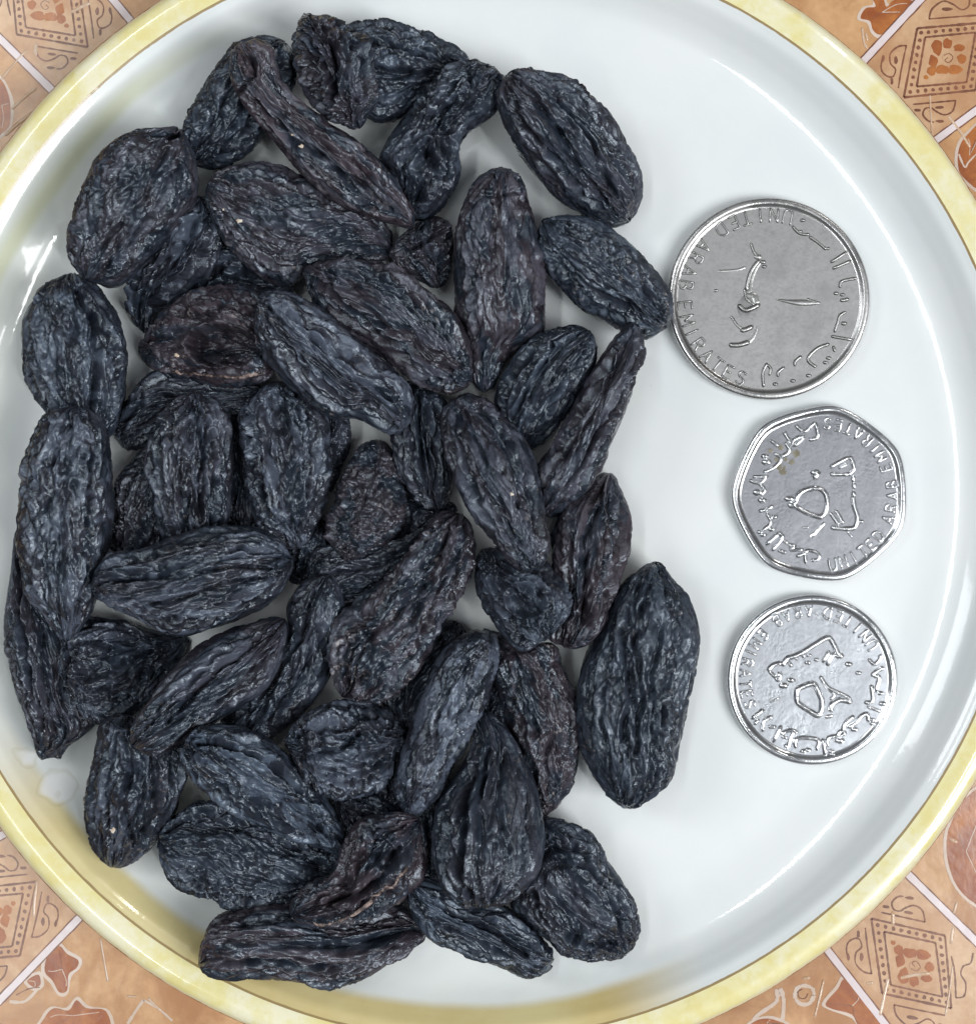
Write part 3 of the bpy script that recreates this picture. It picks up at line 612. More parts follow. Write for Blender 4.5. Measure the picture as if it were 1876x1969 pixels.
rz('pointed raisin with a ragged tip at the far left of the plate', [(30,1030),(55,1080),(95,1150),(140,1200),(165,1260),(160,1330),(185,1385),(160,1415),(125,1440),(115,1458),(95,1450),(80,1458),(65,1420),(40,1355),(18,1285),(13,1210),(22,1110)], 7, brown=.5, bloom=.4, st=.18, fur=[([(38,1080),(50,1200),(75,1300),(90,1390)],6,-1.6),([(90,1200),(95,1300),(115,1400)],7,-1.2),([(60,1190),(70,1280),(85,1340)],7,.6)])
rz('bluntly rounded raisin at the lower left under the ribbed crosswise one', [(150,1190),(230,1185),(300,1210),(352,1222),(355,1255),(315,1310),(265,1365),(212,1392),(165,1378),(138,1335),(118,1290),(122,1235)], 7, bloom=.6, fur=[([(180,1250),(230,1240),(290,1250)],10,-.7),([(300,1250),(280,1310),(230,1370)],6,-1)])
rz('upright raisin with a pale crumb on it at the lower left edge of the heap', [(195,1385),(250,1378),(310,1410),(362,1425),(368,1470),(352,1530),(325,1590),(285,1640),(235,1667),(195,1652),(176,1600),(173,1530),(185,1450)], 8, bloom=.7, pale=.4, st=.2, crumb=[(233,1588,.4)], fur=[([(245,1400),(262,1470),(255,1560),(270,1620)],7,-1.4),([(225,1440),(215,1530),(225,1610)],7,-1.0),([(300,1430),(310,1510),(290,1600)],11,-1.4)])
rz('broad raisin lying under the large slanting one at the bottom left', [(380,1540),(440,1535),(520,1570),(610,1615),(680,1640),(700,1690),(650,1735),(570,1750),(490,1748),(420,1737),(360,1717),(325,1682),(307,1632),(318,1590),(350,1558)], 7.5, amp=1.1, bloom=.35, brown=.1, pale=.1, st=.4)
rz('brownish flat-topped raisin lying lowest of all, at the bottom of the heap', [(412,1760),(480,1737),(560,1738),(640,1750),(700,1748),(765,1742),(802,1765),(820,1795),(790,1822),(742,1852),(692,1882),(632,1899),(560,1892),(480,1884),(420,1877),(384,1857),(390,1808)], 8, brown=.8, bloom=.25, st=.16, fur=[([(420,1830),(520,1840),(620,1850),(700,1840)],9,-1.5),([(400,1860),(500,1868),(640,1880)],6,-.8),([(640,1800),(720,1795),(800,1790)],14,-2.2),([(450,1790),(540,1800),(620,1795)],7,-.9)])
rz('slanting raisin with long ribs at the bottom, right of the plate gap', [(795,1685),(850,1698),(900,1728),(960,1738),(1005,1770),(1042,1802),(1063,1835),(1052,1865),(1015,1877),(958,1852),(888,1827),(820,1792),(785,1742),(780,1708)], 7, bloom=.9, st=.14, brown=.1, fur=[([(850,1720),(930,1770),(1010,1820)],6,-1.1),([(820,1750),(900,1790),(990,1840)],6,-.8),([(930,1745),(990,1790),(1045,1825)],5,-.9)])
rz('round-ended raisin with curling folds at the lower right of the heap', [(1035,1573),(1090,1583),(1140,1610),(1168,1660),(1202,1710),(1224,1770),(1222,1812),(1192,1840),(1140,1847),(1080,1836),(1055,1812),(1018,1782),(983,1742),(985,1690),(1000,1640)], 8.5, amp=1.1, brown=.3, bloom=.3, st=.2, fur=[([(1030,1650),(1075,1615),(1130,1625)],8,-1.5),([(1040,1690),(1060,1660),(1110,1650),(1160,1690)],6,-1.3),([(1025,1700),(1050,1760),(1100,1800),(1180,1800)],6,-1.3),([(1060,1700),(1100,1740),(1170,1780)],6,-1),([(1090,1690),(1150,1720),(1195,1760)],5,-.8)])
rz('mealy brown raisin with pale crusts, partly under two others at the lower right', [(955,1235),(1010,1240),(1062,1238),(1087,1290),(1112,1360),(1117,1430),(1107,1500),(1082,1540),(1045,1567),(1020,1535),(1000,1470),(980,1400),(955,1330),(942,1280)], 7.5, brown=.9, bloom=.3, pale=1.0, fine=1.8, amp=.9, fur=[([(985,1340),(1010,1430),(1030,1520)],9,-1.4)])
rz('isolated long raisin standing apart at the right edge of the heap', [(1268,1085),(1238,1088),(1198,1114),(1162,1166),(1140,1222),(1120,1290),(1112,1360),(1120,1430),(1140,1490),(1172,1537),(1213,1553),(1258,1536),(1294,1490),(1306,1430),(1318,1360),(1331,1280),(1336,1210),(1318,1150),(1290,1108)], 10, bloom=.35, brown=.1, pale=.35, st=.16, fur=[([(1200,1170),(1190,1250),(1200,1330),(1190,1410)],6,-1.1),([(1235,1150),(1215,1240),(1225,1330),(1215,1440)],6,-1.2),([(1265,1200),(1245,1290),(1255,1400),(1240,1490)],6,-1.1),([(1165,1240),(1150,1330),(1165,1430)],6,-1),([(1295,1180),(1280,1290),(1275,1400)],6,-.9)])
rz('purplish upright raisin left of the isolated one, with a sharp ridge', [(1140,922),(1165,911),(1190,925),(1206,980),(1208,1040),(1196,1100),(1176,1160),(1156,1210),(1125,1240),(1085,1243),(1055,1220),(1060,1150),(1062,1080),(1060,1020),(1080,975),(1110,950)], 9, brown=.9, bloom=.5, pale=.3, st=.15, fur=[([(1140,980),(1120,1080),(1115,1190)],9,-1.6),([(1160,1000),(1145,1100),(1135,1200)],7,1.0),([(1100,1000),(1090,1100),(1085,1180)],8,-1.2)])
rz('narrow dark raisin standing upright in the middle gap of the heap', [(770,735),(812,745),(855,765),(868,820),(872,880),(870,940),(852,977),(820,977),(788,952),(768,900),(757,840),(758,780)], 7, bloom=.25, st=.12, fur=[([(800,770),(810,860),(820,950)],6,-1.6),([(835,780),(840,860),(845,940)],6,-1.4),([(780,790),(790,880),(800,940)],5,-1)])
rz('knobbly small oval raisin beside the narrow dark one in the centre', [(715,846),(746,855),(767,890),(782,940),(787,985),(777,1020),(747,1050),(702,1073),(665,1075),(640,1050),(631,1010),(640,960),(655,908),(682,868)], 8.5, brown=.7, bloom=.2, pale=.5, amp=.7, knob=.9, fine=1.5, st=.6)
rz('upper left raisin of the heap, its lower end rounded and dark', [(465,82),(500,72),(545,80),(568,112),(573,150),(545,200),(508,260),(470,302),(425,323),(385,321),(355,296),(349,260),(364,215),(394,165),(428,115),(445,92)], 8, bloom=.6, brown=.1, fur=[([(480,150),(430,220),(400,300)],9,-.9),([(500,200),(460,260),(430,310)],7,-1)])
rz('greenish tinged raisin at the very top, right of the crumpled one', [(655,55),(715,42),(770,51),(830,69),(880,94),(909,122),(902,150),(870,182),(832,200),(790,218),(750,234),(712,230),(680,200),(665,150),(655,100)], 8, bloom=.8, brown=.1, fur=[([(700,90),(780,110),(880,130)],7,-1),([(710,150),(780,160),(830,150)],8,-1.3),([(770,130),(810,145),(840,140)],16,.8)])
rz('crumpled angular raisin topmost in the photo', [(583,29),(602,27),(640,40),(672,60),(702,76),(720,110),(716,150),(724,190),(702,232),(685,246),(650,237),(612,216),(590,190),(580,160),(574,120),(568,85),(571,55)], 8, amp=1.6, brown=.55, bloom=.5, pale=.2, st=.3, fur=[([(640,100),(655,150),(640,210)],9,-2.2),([(610,110),(600,160),(620,200)],7,-1.6),([(690,90),(670,150),(690,210)],9,-1.2)])
rz('bent kidney-shaped raisin right of the plate gap near the top', [(880,124),(915,119),(952,135),(974,160),(970,195),(942,230),(906,256),(886,285),(882,330),(866,375),(846,405),(812,423),(780,411),(758,370),(742,330),(729,305),(744,270),(770,232),(800,192),(830,158),(855,135)], 8, amp=1.1, bloom=.55, brown=.2, pale=.1, fur=[([(820,290),(830,330),(810,390)],8,-1.8),([(850,250),(870,290),(855,360)],6,-1.5),([(790,240),(840,210),(900,220)],7,-1),([(895,130),(905,170),(925,205)],5,-1)])
rz('plump glossy raisin at the upper right with long furrows and a reddish tip', [(972,148),(1000,132),(1050,139),(1100,158),(1142,190),(1177,235),(1207,290),(1229,340),(1232,380),(1217,415),(1190,434),(1155,429),(1118,406),(1073,380),(1028,330),(988,280),(963,230),(953,190),(962,165)], 9.5, brown=.35, bloom=.3, pale=.3, st=.14, fur=[([(1000,170),(1040,230),(1090,310),(1160,400)],7,-1.8),([(985,215),(1030,280),(1090,350),(1140,400)],6,-1.2),([(1070,165),(1090,220),(1140,300),(1180,390)],5,-1.2),([(1120,190),(1165,260),(1200,330)],5,-.8),([(990,180),(1010,230),(1070,300)],9,.6)])
rz('small wedge-shaped raisin in the gap left of the tall upright one', [(752,480),(770,452),(800,432),(832,418),(858,428),(872,470),(871,510),(858,542),(832,552),(800,532),(765,512)], 6, amp=1.2, brown=.6, bloom=.4, pale=.8, st=.3, fur=[([(780,500),(820,470),(850,450)],6,-1.2)])
rz('tall upright raisin with a tiny hole near its blunt top', [(897,370),(930,335),(970,324),(1005,340),(1021,390),(1031,450),(1040,520),(1041,600),(1034,645),(1002,668),(972,695),(955,732),(935,752),(910,737),(900,690),(895,640),(880,600),(874,540),(871,480),(877,420)], 10, amp=.7, brown=.8, bloom=.6, pale=.4, st=.25, fur=[([(925,385),(960,380),(1000,372)],5,-.8),([(895,480),(905,560),(920,650)],8,-.7),([(880,520),(890,600),(905,680)],8,-1)], dent=[(945,402,4,4,0,-.9)])
rz('blunt raisin with a pale scuff, nearest the largest coin', [(1034,450),(1050,421),(1090,412),(1142,424),(1192,455),(1242,510),(1277,550),(1292,590),(1282,626),(1245,648),(1208,641),(1168,616),(1118,590),(1068,540),(1038,500)], 9, bloom=.55, brown=.1, pale=.6, st=.25, fur=[([(1060,500),(1120,560),(1200,610)],6,-1.2),([(1080,440),(1140,460),(1210,520)],8,-.6)])
rz('ribbed raisin behind the long slim one on the right side', [(950,775),(962,735),(988,690),(1018,655),(1060,634),(1105,627),(1138,645),(1147,680),(1125,730),(1092,790),(1055,842),(1015,868),(985,852),(958,815)], 8.5, bloom=.6, brown=.1, st=.12, pale=.2, fur=[([(1040,650),(1000,710),(965,780)],6,-1.8),([(1060,670),(1020,730),(985,800)],5,-1.6),([(1120,680),(1080,750),(1030,830)],6,-1.3),([(1085,680),(1050,740),(1010,810)],14,.7)])
rz('long slim ribbed raisin pointing up toward the largest coin', [(1185,642),(1213,621),(1233,650),(1230,700),(1216,760),(1192,820),(1162,890),(1122,950),(1082,986),(1045,993),(1026,968),(1028,920),(1056,870),(1088,810),(1128,730),(1158,680)], 9, brown=.55, bloom=.55, pale=.3, st=.10, fur=[([(1190,680),(1140,760),(1090,850),(1050,940)],5,-1.4),([(1205,730),(1160,820),(1110,900),(1070,965)],5,-1.3),([(1175,680),(1115,780),(1060,880)],5,-1.1),([(1220,720),(1190,800),(1140,890)],5,-.8)])
rz('long oval raisin at the left edge of the heap, topmost on the left', [(130,530),(165,532),(206,570),(237,620),(249,680),(247,740),(232,800),(206,842),(150,850),(95,810),(64,770),(49,720),(44,650),(54,590),(90,550)], 9.5, bloom=.75, brown=.15, amp=.75, fur=[([(165,560),(200,640),(200,720),(190,790)],8,-1.8),([(225,640),(235,700),(225,780)],4,-1.0),([(55,620),(58,700),(80,770)],4,-1)])
rz('large oval raisin with a torn tip, upper left of the heap', [(322,246),(345,250),(362,272),(374,330),(370,375),(352,420),(322,462),(287,502),(256,537),(220,552),(185,543),(149,521),(135,485),(139,430),(154,370),(180,310),(215,275),(262,252)], 9, brown=.5, bloom=.35, amp=.6, st=.4, pale=.1, fur=[([(330,300),(300,380),(240,450),(190,500)],7,-.9),([(350,330),(320,400),(270,470),(220,520)],6,-1.0),([(300,270),(340,265)],5,-1.2)], dent=[(338,268,14,9,20,-1.6)])
rz('grey raisin column at the left, second from the top of the left edge', [(92,800),(130,785),(175,788),(206,825),(214,880),(217,950),(214,1020),(202,1090),(187,1150),(162,1202),(130,1237),(95,1192),(58,1140),(38,1060),(35,990),(43,920),(65,855)], 9.5, bloom=.9, brown=.3, pale=.35, amp=.7, st=.35, fur=[([(195,860),(185,960),(190,1060),(165,1150)],6,-1.3),([(115,820),(120,900),(100,980)],7,-.6),([(80,1150),(110,1210)],5,-1)])
rz('upright blunt raisin with vertical ribs, left of the one with a pit', [(328,778),(370,755),(412,765),(442,800),(450,860),(447,930),(444,1000),(432,1035),(380,1050),(330,1042),(303,1010),(290,950),(286,880),(298,820)], 8, bloom=.75, pale=.35, brown=.4, st=.15, fur=[([(390,790),(400,880),(395,1000)],5,-1.3),([(420,830),(425,920),(420,1010)],5,-1.3),([(320,820),(310,900),(330,1000)],7,-.9)])
rz('upright raisin with a brown pit near its top, in the middle left', [(498,750),(540,734),(592,760),(627,800),(637,870),(632,940),(617,1000),(592,1047),(545,1052),(498,1012),(478,940),(468,870),(460,810),(472,775)], 9, bloom=1.0, brown=.3, pale=.2, fur=[([(500,800),(510,900),(520,990)],7,-1.3),([(600,800),(610,880),(590,960)],6,-.8)], dent=[(548,815,20,28,10,-1.0)])
rz('large wrinkled raisin in the upper middle with a yellow speck', [(404,350),(430,324),(480,317),(530,324),(582,340),(642,365),(702,395),(742,430),(754,465),(750,497),(700,502),(640,512),(590,527),(550,547),(508,532),(468,500),(428,455),(404,410),(398,375)], 9, brown=.6, bloom=.45, pale=.35, amp=.85, st=.3, fine=1.5, crumb=[(467,437,.35),(442,412,.16)], fur=[([(430,440),(480,490),(560,520)],8,-1),([(500,340),(580,370),(680,410)],7,-1.1)])
rz('torn open raisin with a pinkish rim and a hollow inside, left of centre', [(330,588),(380,562),(450,555),(502,572),(514,620),(524,670),(528,712),(497,735),(440,742),(380,735),(318,719),(283,700),(268,670),(282,645),(300,612)], 8, brown=1, bloom=.3, pale=.7, amp=.9, fur=[([(300,620),(380,600),(460,590)],5,-1),([(280,650),(340,660)],5,-1)], dent=[(436,672,66,40,-6,-5.6)], edge=[('torn_edge',[(330,712),(344,719),(380,724),(430,729),(463,731),(508,721)],.30)], crumb=[(350,690,.3)])
rz('purplish brown raisin slanting across the upper part to a reddish point', [(445,110),(462,88),(495,78),(528,98),(540,140),(562,182),(602,215),(645,243),(694,272),(738,312),(776,360),(797,408),(788,437),(748,432),(695,415),(632,382),(582,338),(543,290),(508,250),(478,212),(452,165)], 8.5, brown=1.0, bloom=.5, pale=.3, amp=.8, st=.12, crumb=[(585,290,.35),(568,270,.15)], fur=[([(500,210),(570,270),(650,330),(750,410)],6,-1.2),([(560,200),(640,260),(720,340)],6,-.8),([(480,110),(500,150),(470,180)],7,-1.4),([(600,270),(680,320),(760,390)],5,-1)])
rz('big plum-brown oval raisin on top in the middle of the heap', [(590,545),(584,520),(620,501),(680,497),(742,509),(792,530),(842,570),(882,620),(907,680),(910,722),(891,747),(860,757),(808,742),(768,707),(718,672),(668,642),(618,602)], 10, brown=.75, bloom=.6, pale=.35, st=.14, fur=[([(600,540),(680,600),(770,680),(850,740)],6,-1.4),([(640,520),(740,600),(830,700)],6,-.7),([(700,510),(790,560),(870,660)],5,-.9),([(740,515),(830,580),(890,680)],5,-.8),([(610,515),(640,530),(640,570)],6,-1.2)])
rz('long grey ribbed raisin under the big plum-brown one, ending in a curl', [(494,580),(520,561),(560,564),(602,590),(642,620),(682,655),(722,690),(762,720),(787,750),(794,790),(777,827),(745,832),(713,817),(683,802),(650,807),(618,792),(578,757),(543,720),(508,680),(489,630)], 9, brown=.3, bloom=1.0, pale=.3, st=.12, fur=[([(520,590),(590,660),(670,730),(770,770)],5,-1.3),([(560,590),(640,660),(750,740)],5,-1.2),([(510,640),(570,710),(650,770),(720,790)],5,-1.1),([(540,640),(620,710),(700,760)],5,-.8)])
rz('small folded heart-shaped raisin at the tip of the long central one', [(925,1062),(960,1050),(1000,1070),(1050,1080),(1082,1118),(1092,1160),(1077,1202),(1042,1232),(1005,1249),(973,1222),(943,1190),(918,1142),(915,1095)], 8, amp=.9, bloom=.8, brown=.2, pale=.2, dent=[(1010,1150,38,34,0,-1.3)], fur=[([(945,1110),(960,1170),(1000,1225)],6,-1)])
rz('long raisin sloping down the centre right with crumpled lower end', [(862,777),(893,758),(937,773),(982,808),(1012,848),(1028,900),(1043,960),(1052,1010),(1060,1045),(1047,1082),(1010,1103),(983,1092),(953,1052),(918,1010),(888,960),(868,900),(853,840),(848,800)], 9.5, bloom=.7, brown=.5, pale=.45, st=.18, amp=.85, crumb=[(987,950,.25)], fur=[([(895,790),(890,870),(910,950),(950,1030)],6,-1.3),([(940,790),(990,850),(1010,930)],5,-1.1),([(910,800),(930,880),(925,960)],6,-.7)])
rz('knobbly twisted raisin with pale crusts in the centre of the lower heap', [(862,983),(895,998),(914,1040),(912,1090),(897,1132),(862,1192),(832,1252),(792,1302),(742,1347),(700,1352),(653,1332),(637,1280),(640,1225),(655,1190),(700,1150),(745,1100),(790,1045),(825,1000)], 8.5, brown=.8, bloom=.7, pale=1.5, amp=1.1, knob=.8, fine=1.6, fur=[([(860,1020),(830,1100),(760,1180)],8,-1),([(680,1180),(720,1230),(700,1300)],8,-1.2)])
rz('heavily ribbed crosswise raisin at the left, showing grey parallel wrinkles', [(183,1112),(213,1076),(278,1060),(330,1036),(390,1015),(450,1007),(502,1014),(542,1040),(560,1080),(552,1122),(522,1162),(470,1192),(410,1213),(350,1228),(308,1217),(258,1192),(213,1172),(183,1145)], 9, bloom=1.0, brown=.3, pale=.35, st=.13, amp=1.1, fur=[([(230,1120),(330,1100),(440,1060),(530,1060)],4,-1.1),([(240,1150),(340,1130),(420,1090),(530,1090)],4,-1.2),([(280,1170),(360,1150),(440,1120),(530,1115)],4,-1.2),([(320,1190),(400,1165),(500,1150)],4,-1.1),([(220,1100),(300,1070),(400,1040),(500,1030)],4,-.9)])
rz('slanting raisin directly below the heavily ribbed crosswise one', [(540,1188),(557,1220),(548,1270),(522,1322),(472,1362),(412,1397),(352,1427),(300,1447),(260,1432),(253,1390),(288,1348),(338,1288),(388,1248),(448,1213),(500,1193)], 8.5, bloom=.7, brown=.5, pale=.2, st=.13, fur=[([(500,1220),(420,1290),(330,1380)],5,-1.2),([(530,1250),(460,1330),(380,1390)],5,-.9),([(450,1240),(370,1310),(300,1380)],5,-1)])
rz('large slanting raisin at the lower left with a curved upper fold', [(358,1430),(385,1394),(430,1392),(492,1408),(542,1440),(592,1490),(632,1545),(657,1590),(666,1625),(652,1648),(600,1634),(538,1608),(468,1572),(408,1532),(368,1492),(351,1458)], 8.5, bloom=1.0, brown=.1, pale=.2, st=.2, fur=[([(385,1425),(440,1420),(510,1450),(580,1510)],6,-1.9),([(400,1405),(480,1415),(550,1460)],9,.8),([(430,1500),(520,1560),(620,1620)],6,-1),([(540,1510),(600,1560),(640,1610)],6,-1.1)])
rz('squat cracked raisin with a reddish corner below the knobbly twisted one', [(575,1385),(618,1355),(680,1351),(742,1364),(774,1385),(780,1420),(767,1465),(742,1507),(700,1524),(640,1532),(600,1502),(565,1462),(550,1420)], 8.5, bloom=1.0, brown=.3, pale=.3, amp=1.2, st=.35, fur=[([(580,1405),(640,1380),(690,1385)],5,-1.8),([(600,1450),(660,1430),(690,1400)],5,-1.4),([(610,1490),(690,1480),(750,1450)],5,-1.4),([(690,1400),(700,1440),(740,1440)],4,-1)])
rz('shrivelled curled raisin with a light brown folded edge near the bottom', [(780,1560),(812,1590),(820,1640),(806,1690),(764,1735),(705,1765),(640,1778),(570,1770),(560,1735),(600,1700),(640,1680),(662,1620),(690,1575),(735,1562)], 7.5, brown=1, bloom=.2, pale=.3, amp=1.2, fur=[([(790,1640),(740,1710),(650,1755),(580,1755)],8,1.6),([(770,1620),(720,1690),(640,1730)],9,-2.4),([(720,1590),(700,1650),(670,1690)],8,-1.4)], dent=[(740,1630,22,36,30,-1.6)], edge=[('folded_edge',[(790,1650),(765,1680),(743,1695),(703,1728),(653,1760),(610,1762)],.26)])
rz('deeply folded raisin with a thin curved lower edge, above the slanting bottom one', [(905,1375),(935,1366),(972,1395),(1007,1450),(1027,1500),(1036,1560),(1038,1630),(1022,1682),(982,1727),(930,1742),(878,1732),(845,1690),(832,1610),(845,1540),(880,1480),(908,1420)], 9.5, bloom=.2, brown=.3, pale=.25, st=.12, amp=.9, fur=[([(905,1470),(890,1560),(880,1660)],9,-2.2),([(940,1440),(920,1540),(930,1640)],6,-1.5),([(860,1560),(865,1640),(900,1710)],9,-2),([(975,1440),(960,1540),(985,1620)],6,-.8)])
rz('smooth blue-grey long raisin slanting in the lower middle', [(918,1213),(950,1223),(960,1260),(947,1320),(922,1390),(892,1450),(862,1500),(827,1547),(795,1569),(765,1547),(755,1505),(773,1450),(798,1390),(820,1330),(843,1270),(878,1230)], 9.5, bloom=1.3, brown=.3, pale=.15, amp=.55, st=.3, fine=1.4, fur=[([(870,1300),(840,1380),(850,1450)],6,-.7),([(900,1260),(880,1340),(890,1400)],6,-.6)])

GRP = 'black raisins heaped on the plate'
GC = 4.0; GX = np.arange(-20, 1480, GC); GY = np.arange(0, 1960, GC)
gxx, gyy = np.meshgrid(GX, GY, indexing='ij')
HM = plate_z(gxx, gyy)
NA, NT_, NB = 136, 122, 18
def smooth1(x, n):
    k = np.hanning(n+2)[1:-1]; k /= k.sum(); m_ = n//2
    return np.convolve(np.r_[np.full(m_, x[0]), x, np.full(m_, x[-1])], k, 'valid')
ROWS = None
for ri, d in enumerate(R):
    rs = np.random.RandomState(100+ri)
    P = catmull(d['out'], 8, True); c = P.mean(0)
    u_, s_, vt = np.linalg.svd(P-c); ax = vt[0]
    if ax[1] < 0: ax = -ax
    bx = np.array([-ax[1], ax[0]])
    L = (P-c)@ax; B = (P-c)@bx
    x0, x1 = L.min(), L.max(); xm, xr = (x0+x1)/2, (x1-x0)/2
    xs = xm-xr*np.cos(np.linspace(0.0, np.pi, NA))*0.9995
    lo = np.full(NA, 1e9); hi = np.full(NA, -1e9)
    for k in range(len(P)):
        a0, a1 = L[k], L[(k+1) % len(P)]; b0, b1 = B[k], B[(k+1) % len(P)]
        if a0 == a1: continue
        t = (xs-a0)/(a1-a0); ok = (t >= 0) & (t <= 1); v = b0+(b1-b0)*t
        lo[ok] = np.minimum(lo[ok], v[ok]); hi[ok] = np.maximum(hi[ok], v[ok])
    bad = hi < lo; lo[bad] = 0; hi[bad] = 0
    mid = (lo+hi)/2; half = np.maximum((hi-lo)/2, .4)
    wm = half.max(); prof = (half/wm)
    pz = np.clip(smooth1(prof, 15), 0.02, 1)**.75*np.minimum(1, (prof/.15))**.5
    th = d['th']*1.25; ht = .54*th*pz; hb = .46*th*pz
    # settle it: lowest plane through the axis that keeps its edge above what already lies there
    rel = np.stack([gxx-c[0], gyy-c[1]], -1); gl = rel@ax; gb = rel@bx
    hi_ = np.interp(gl, xs, hi, left=-1e9, right=-1e9); lo_ = np.interp(gl, xs, lo, left=1e9, right=1e9)
    ins = (gb < hi_) & (gb > lo_)
    gl_i = gl[ins]; m_i = np.interp(gl_i, xs, mid); h_i = np.interp(gl_i, xs, half)
    tt = np.clip(1-((gb[ins]-m_i)/h_i)**2, 0, 1)**.5
    top_off = np.interp(gl_i, xs, ht)*tt; bot_off = np.interp(gl_i, xs, hb)*tt
    HMi = HM[ins]; pl = plate_z(gxx[ins], gyy[ins])
    best = None
    over = HMi > pl+.5
    for kx in np.linspace(-.034, .034, 35):
        need = np.max(pl+bot_off-kx*gl_i)
        if over.any(): need = max(need, np.percentile((HMi-.5-kx*gl_i)[over], 99))
        cost = need+22*abs(kx)
        if best is None or cost < best[0]: best = (cost, need, kx)
    _, m0, kx = best
    HM[ins] = np.maximum(HMi, m0+kx*gl_i+top_off)
    # surface
    ph = np.concatenate([np.linspace(0, np.pi, NT_, endpoint=False), np.linspace(np.pi, 2*np.pi, NB, endpoint=False)])
    NPH = len(ph)
    Cc, Ss = np.cos(ph), np.sin(ph)
    Lg = np.repeat(xs[:, None], NPH, 1); hg = half[:, None]; 
    bg = mid[:, None]+hg*np.sign(Cc)*np.abs(Cc)**.92
    zz = np.where(Ss > 0, ht[:, None]*np.abs(Ss)**.85, -hb[:, None]*np.abs(Ss)**.85)
    # wrinkles in a stretched domain that converges at both tips
    Rr = wm*S*1.0; off = rs.rand(3)*60
    along = (Lg*S).ravel(); sn = (Lg-xm).ravel()/xr
    conv = .55+.45*np.sqrt(np.clip(1-sn**2, 0, 1))
    mx = .15+.6*rs.rand(); rloc = np.repeat((half*S*(1-mx)+Rr*mx)[:, None], NPH, 1).ravel()
    cy = np.broadcast_to(Cc, (NA, NPH)).ravel()*rloc+(1-mx)*(mid*S).repeat(NPH); cz = np.broadcast_to(Ss, (NA, NPH)).ravel()*rloc*.9
    Q = np.stack([along*(.04+d['st']*1.02), cy, cz], 1)+off
    w1 = perlin(Q*.45+11); w2 = perlin(Q*.45+31); w3 = perlin(Q*.45+51)
    w4 = perlin(Q*1.1+61); w5 = perlin(Q*1.1+71)
    Qw = Q+np.stack([w1*.8+w5*.3, w2*2.1+w4*.8, w3*2.1+w5*.8], 1)
    n1 = np.abs(perlin(Qw*.36)); b1_ = np.minimum(n1*2.6, 1)**.62
    nz0 = np.abs(perlin((Qw+np.stack([w4, w5, w4], 1)*.8)*.22+301)); b0_ = np.minimum(nz0*2.4, 1)**.6
    n2 = np.abs(perlin(Qw*.95+7)); b2_ = np.minimum(n2*3.6, 1)**.6
    n3 = np.abs(perlin(Qw*np.array([1.6, 1.9, 1.9])+17)); b3_ = np.minimum(n3*3.2, 1)**.65
    f1, f2, id1 = worley(Qw*np.array([2.0, .85, .85])+3); w_ = np.clip((f2-f1)/.20, 0, 1)**.55
    f1b, f2b, id2 = worley(Qw*np.array([4.4, 1.9, 1.9])+9); wb = np.clip((f2b-f1b)/.30, 0, 1)**.6
    lowf = perlin(Q*.22+77)
    vary = .45+1.1*np.clip(perlin(Q*.3+91)+.4, 0, 1)
    vary2 = np.clip(perlin(Q*.33+141)*1.6+.6, .1, 1.3)
    sty = rs.rand(); edgew = .30+.70*np.clip(np.abs(np.broadcast_to(Ss, (NA, NPH)).ravel())*1.6, 0, 1)
    disp = d['amp']*(1.6*(b0_-.82)+(1.5-.3*sty)*(b1_-.8)+(.95-.45*sty)*vary*(b2_-.8)+.20*(b3_-.75)*vary)+(.50+.35*sty)*d['amp']*(w_-.85)*vary2+.21*d['fine']*(wb-.85)*(1.4-vary2*.6)+1.1*lowf
    disp += .18*(id1-.5)*d['amp']
    disp = (disp-1.1*lowf)*edgew+1.1*lowf
    if d['knob']:
        f1c, f2c, _i = worley(Q*np.array([2.2, .9, .9])+19); disp += d['knob']*(.7-f1c)+.3*d['knob']*perlin(Q*1.3)
    disp -= np.percentile(disp, 72)
    disp = disp.reshape(NA, NPH)*np.clip(prof*1.8, .15, 1)[:, None]*.80
    disp = np.where(Ss[None] < -.1, disp*.5, disp)
    px_ = c[0]+Lg*ax[0]+bg*bx[0]; py_ = c[1]+Lg*ax[1]+bg*bx[1]
    P2 = np.stack([px_.ravel(), py_.ravel()], 1)
    Pn = np.c_[P2*.022, np.full(len(P2), ri*3.7)]; P2w = P2+9*np.stack([perlin(Pn), perlin(Pn+40)], 1)+3*np.stack([perlin(Pn*3.3), perlin(Pn*3.3+40)], 1)
    fmod = (.75+.8*perlin(Pn*1.3+9)).reshape(NA, NPH)
    topw = np.clip(Ss, 0, 1)[None]**.4
    for Qf, wd_, dp in d['fur']:
        Qs = catmull(Qf, 4) if len(Qf) > 2 else Qf
        dd = poly_dist(P2w, Qs).reshape(NA, NPH)/(wd_*(.72 if dp < 0 else 1)); disp = disp+dp*fmod*(np.exp(-dd**2) if dp > 0 else 1.15*np.exp(-np.abs(dd)**1.35)-.28*np.exp(-((dd-1.9)/.8)**2))*topw
    for (dx_, dy_, ra, rb, an, dp) in d['dent']:
        t = math.radians(an); ex, ey = P2[:, 0]-dx_, P2[:, 1]-dy_
        e1 = (ex*math.cos(t)-ey*math.sin(t))/ra; e2 = (ex*math.sin(t)+ey*math.cos(t))/rb
        q_ = (np.hypot(e1, e2)+.13*perlin(np.stack([P2[:, 0]*.05, P2[:, 1]*.05, np.zeros(len(P2))], 1))).reshape(NA, NPH)
        zz = zz+dp*np.clip((1.05-q_)/(.28 if dp > -3 else .13), 0, 1)*(topw > .3)
        zz = zz-.16*dp*np.exp(-((q_-1.12)/.12)**2)*topw
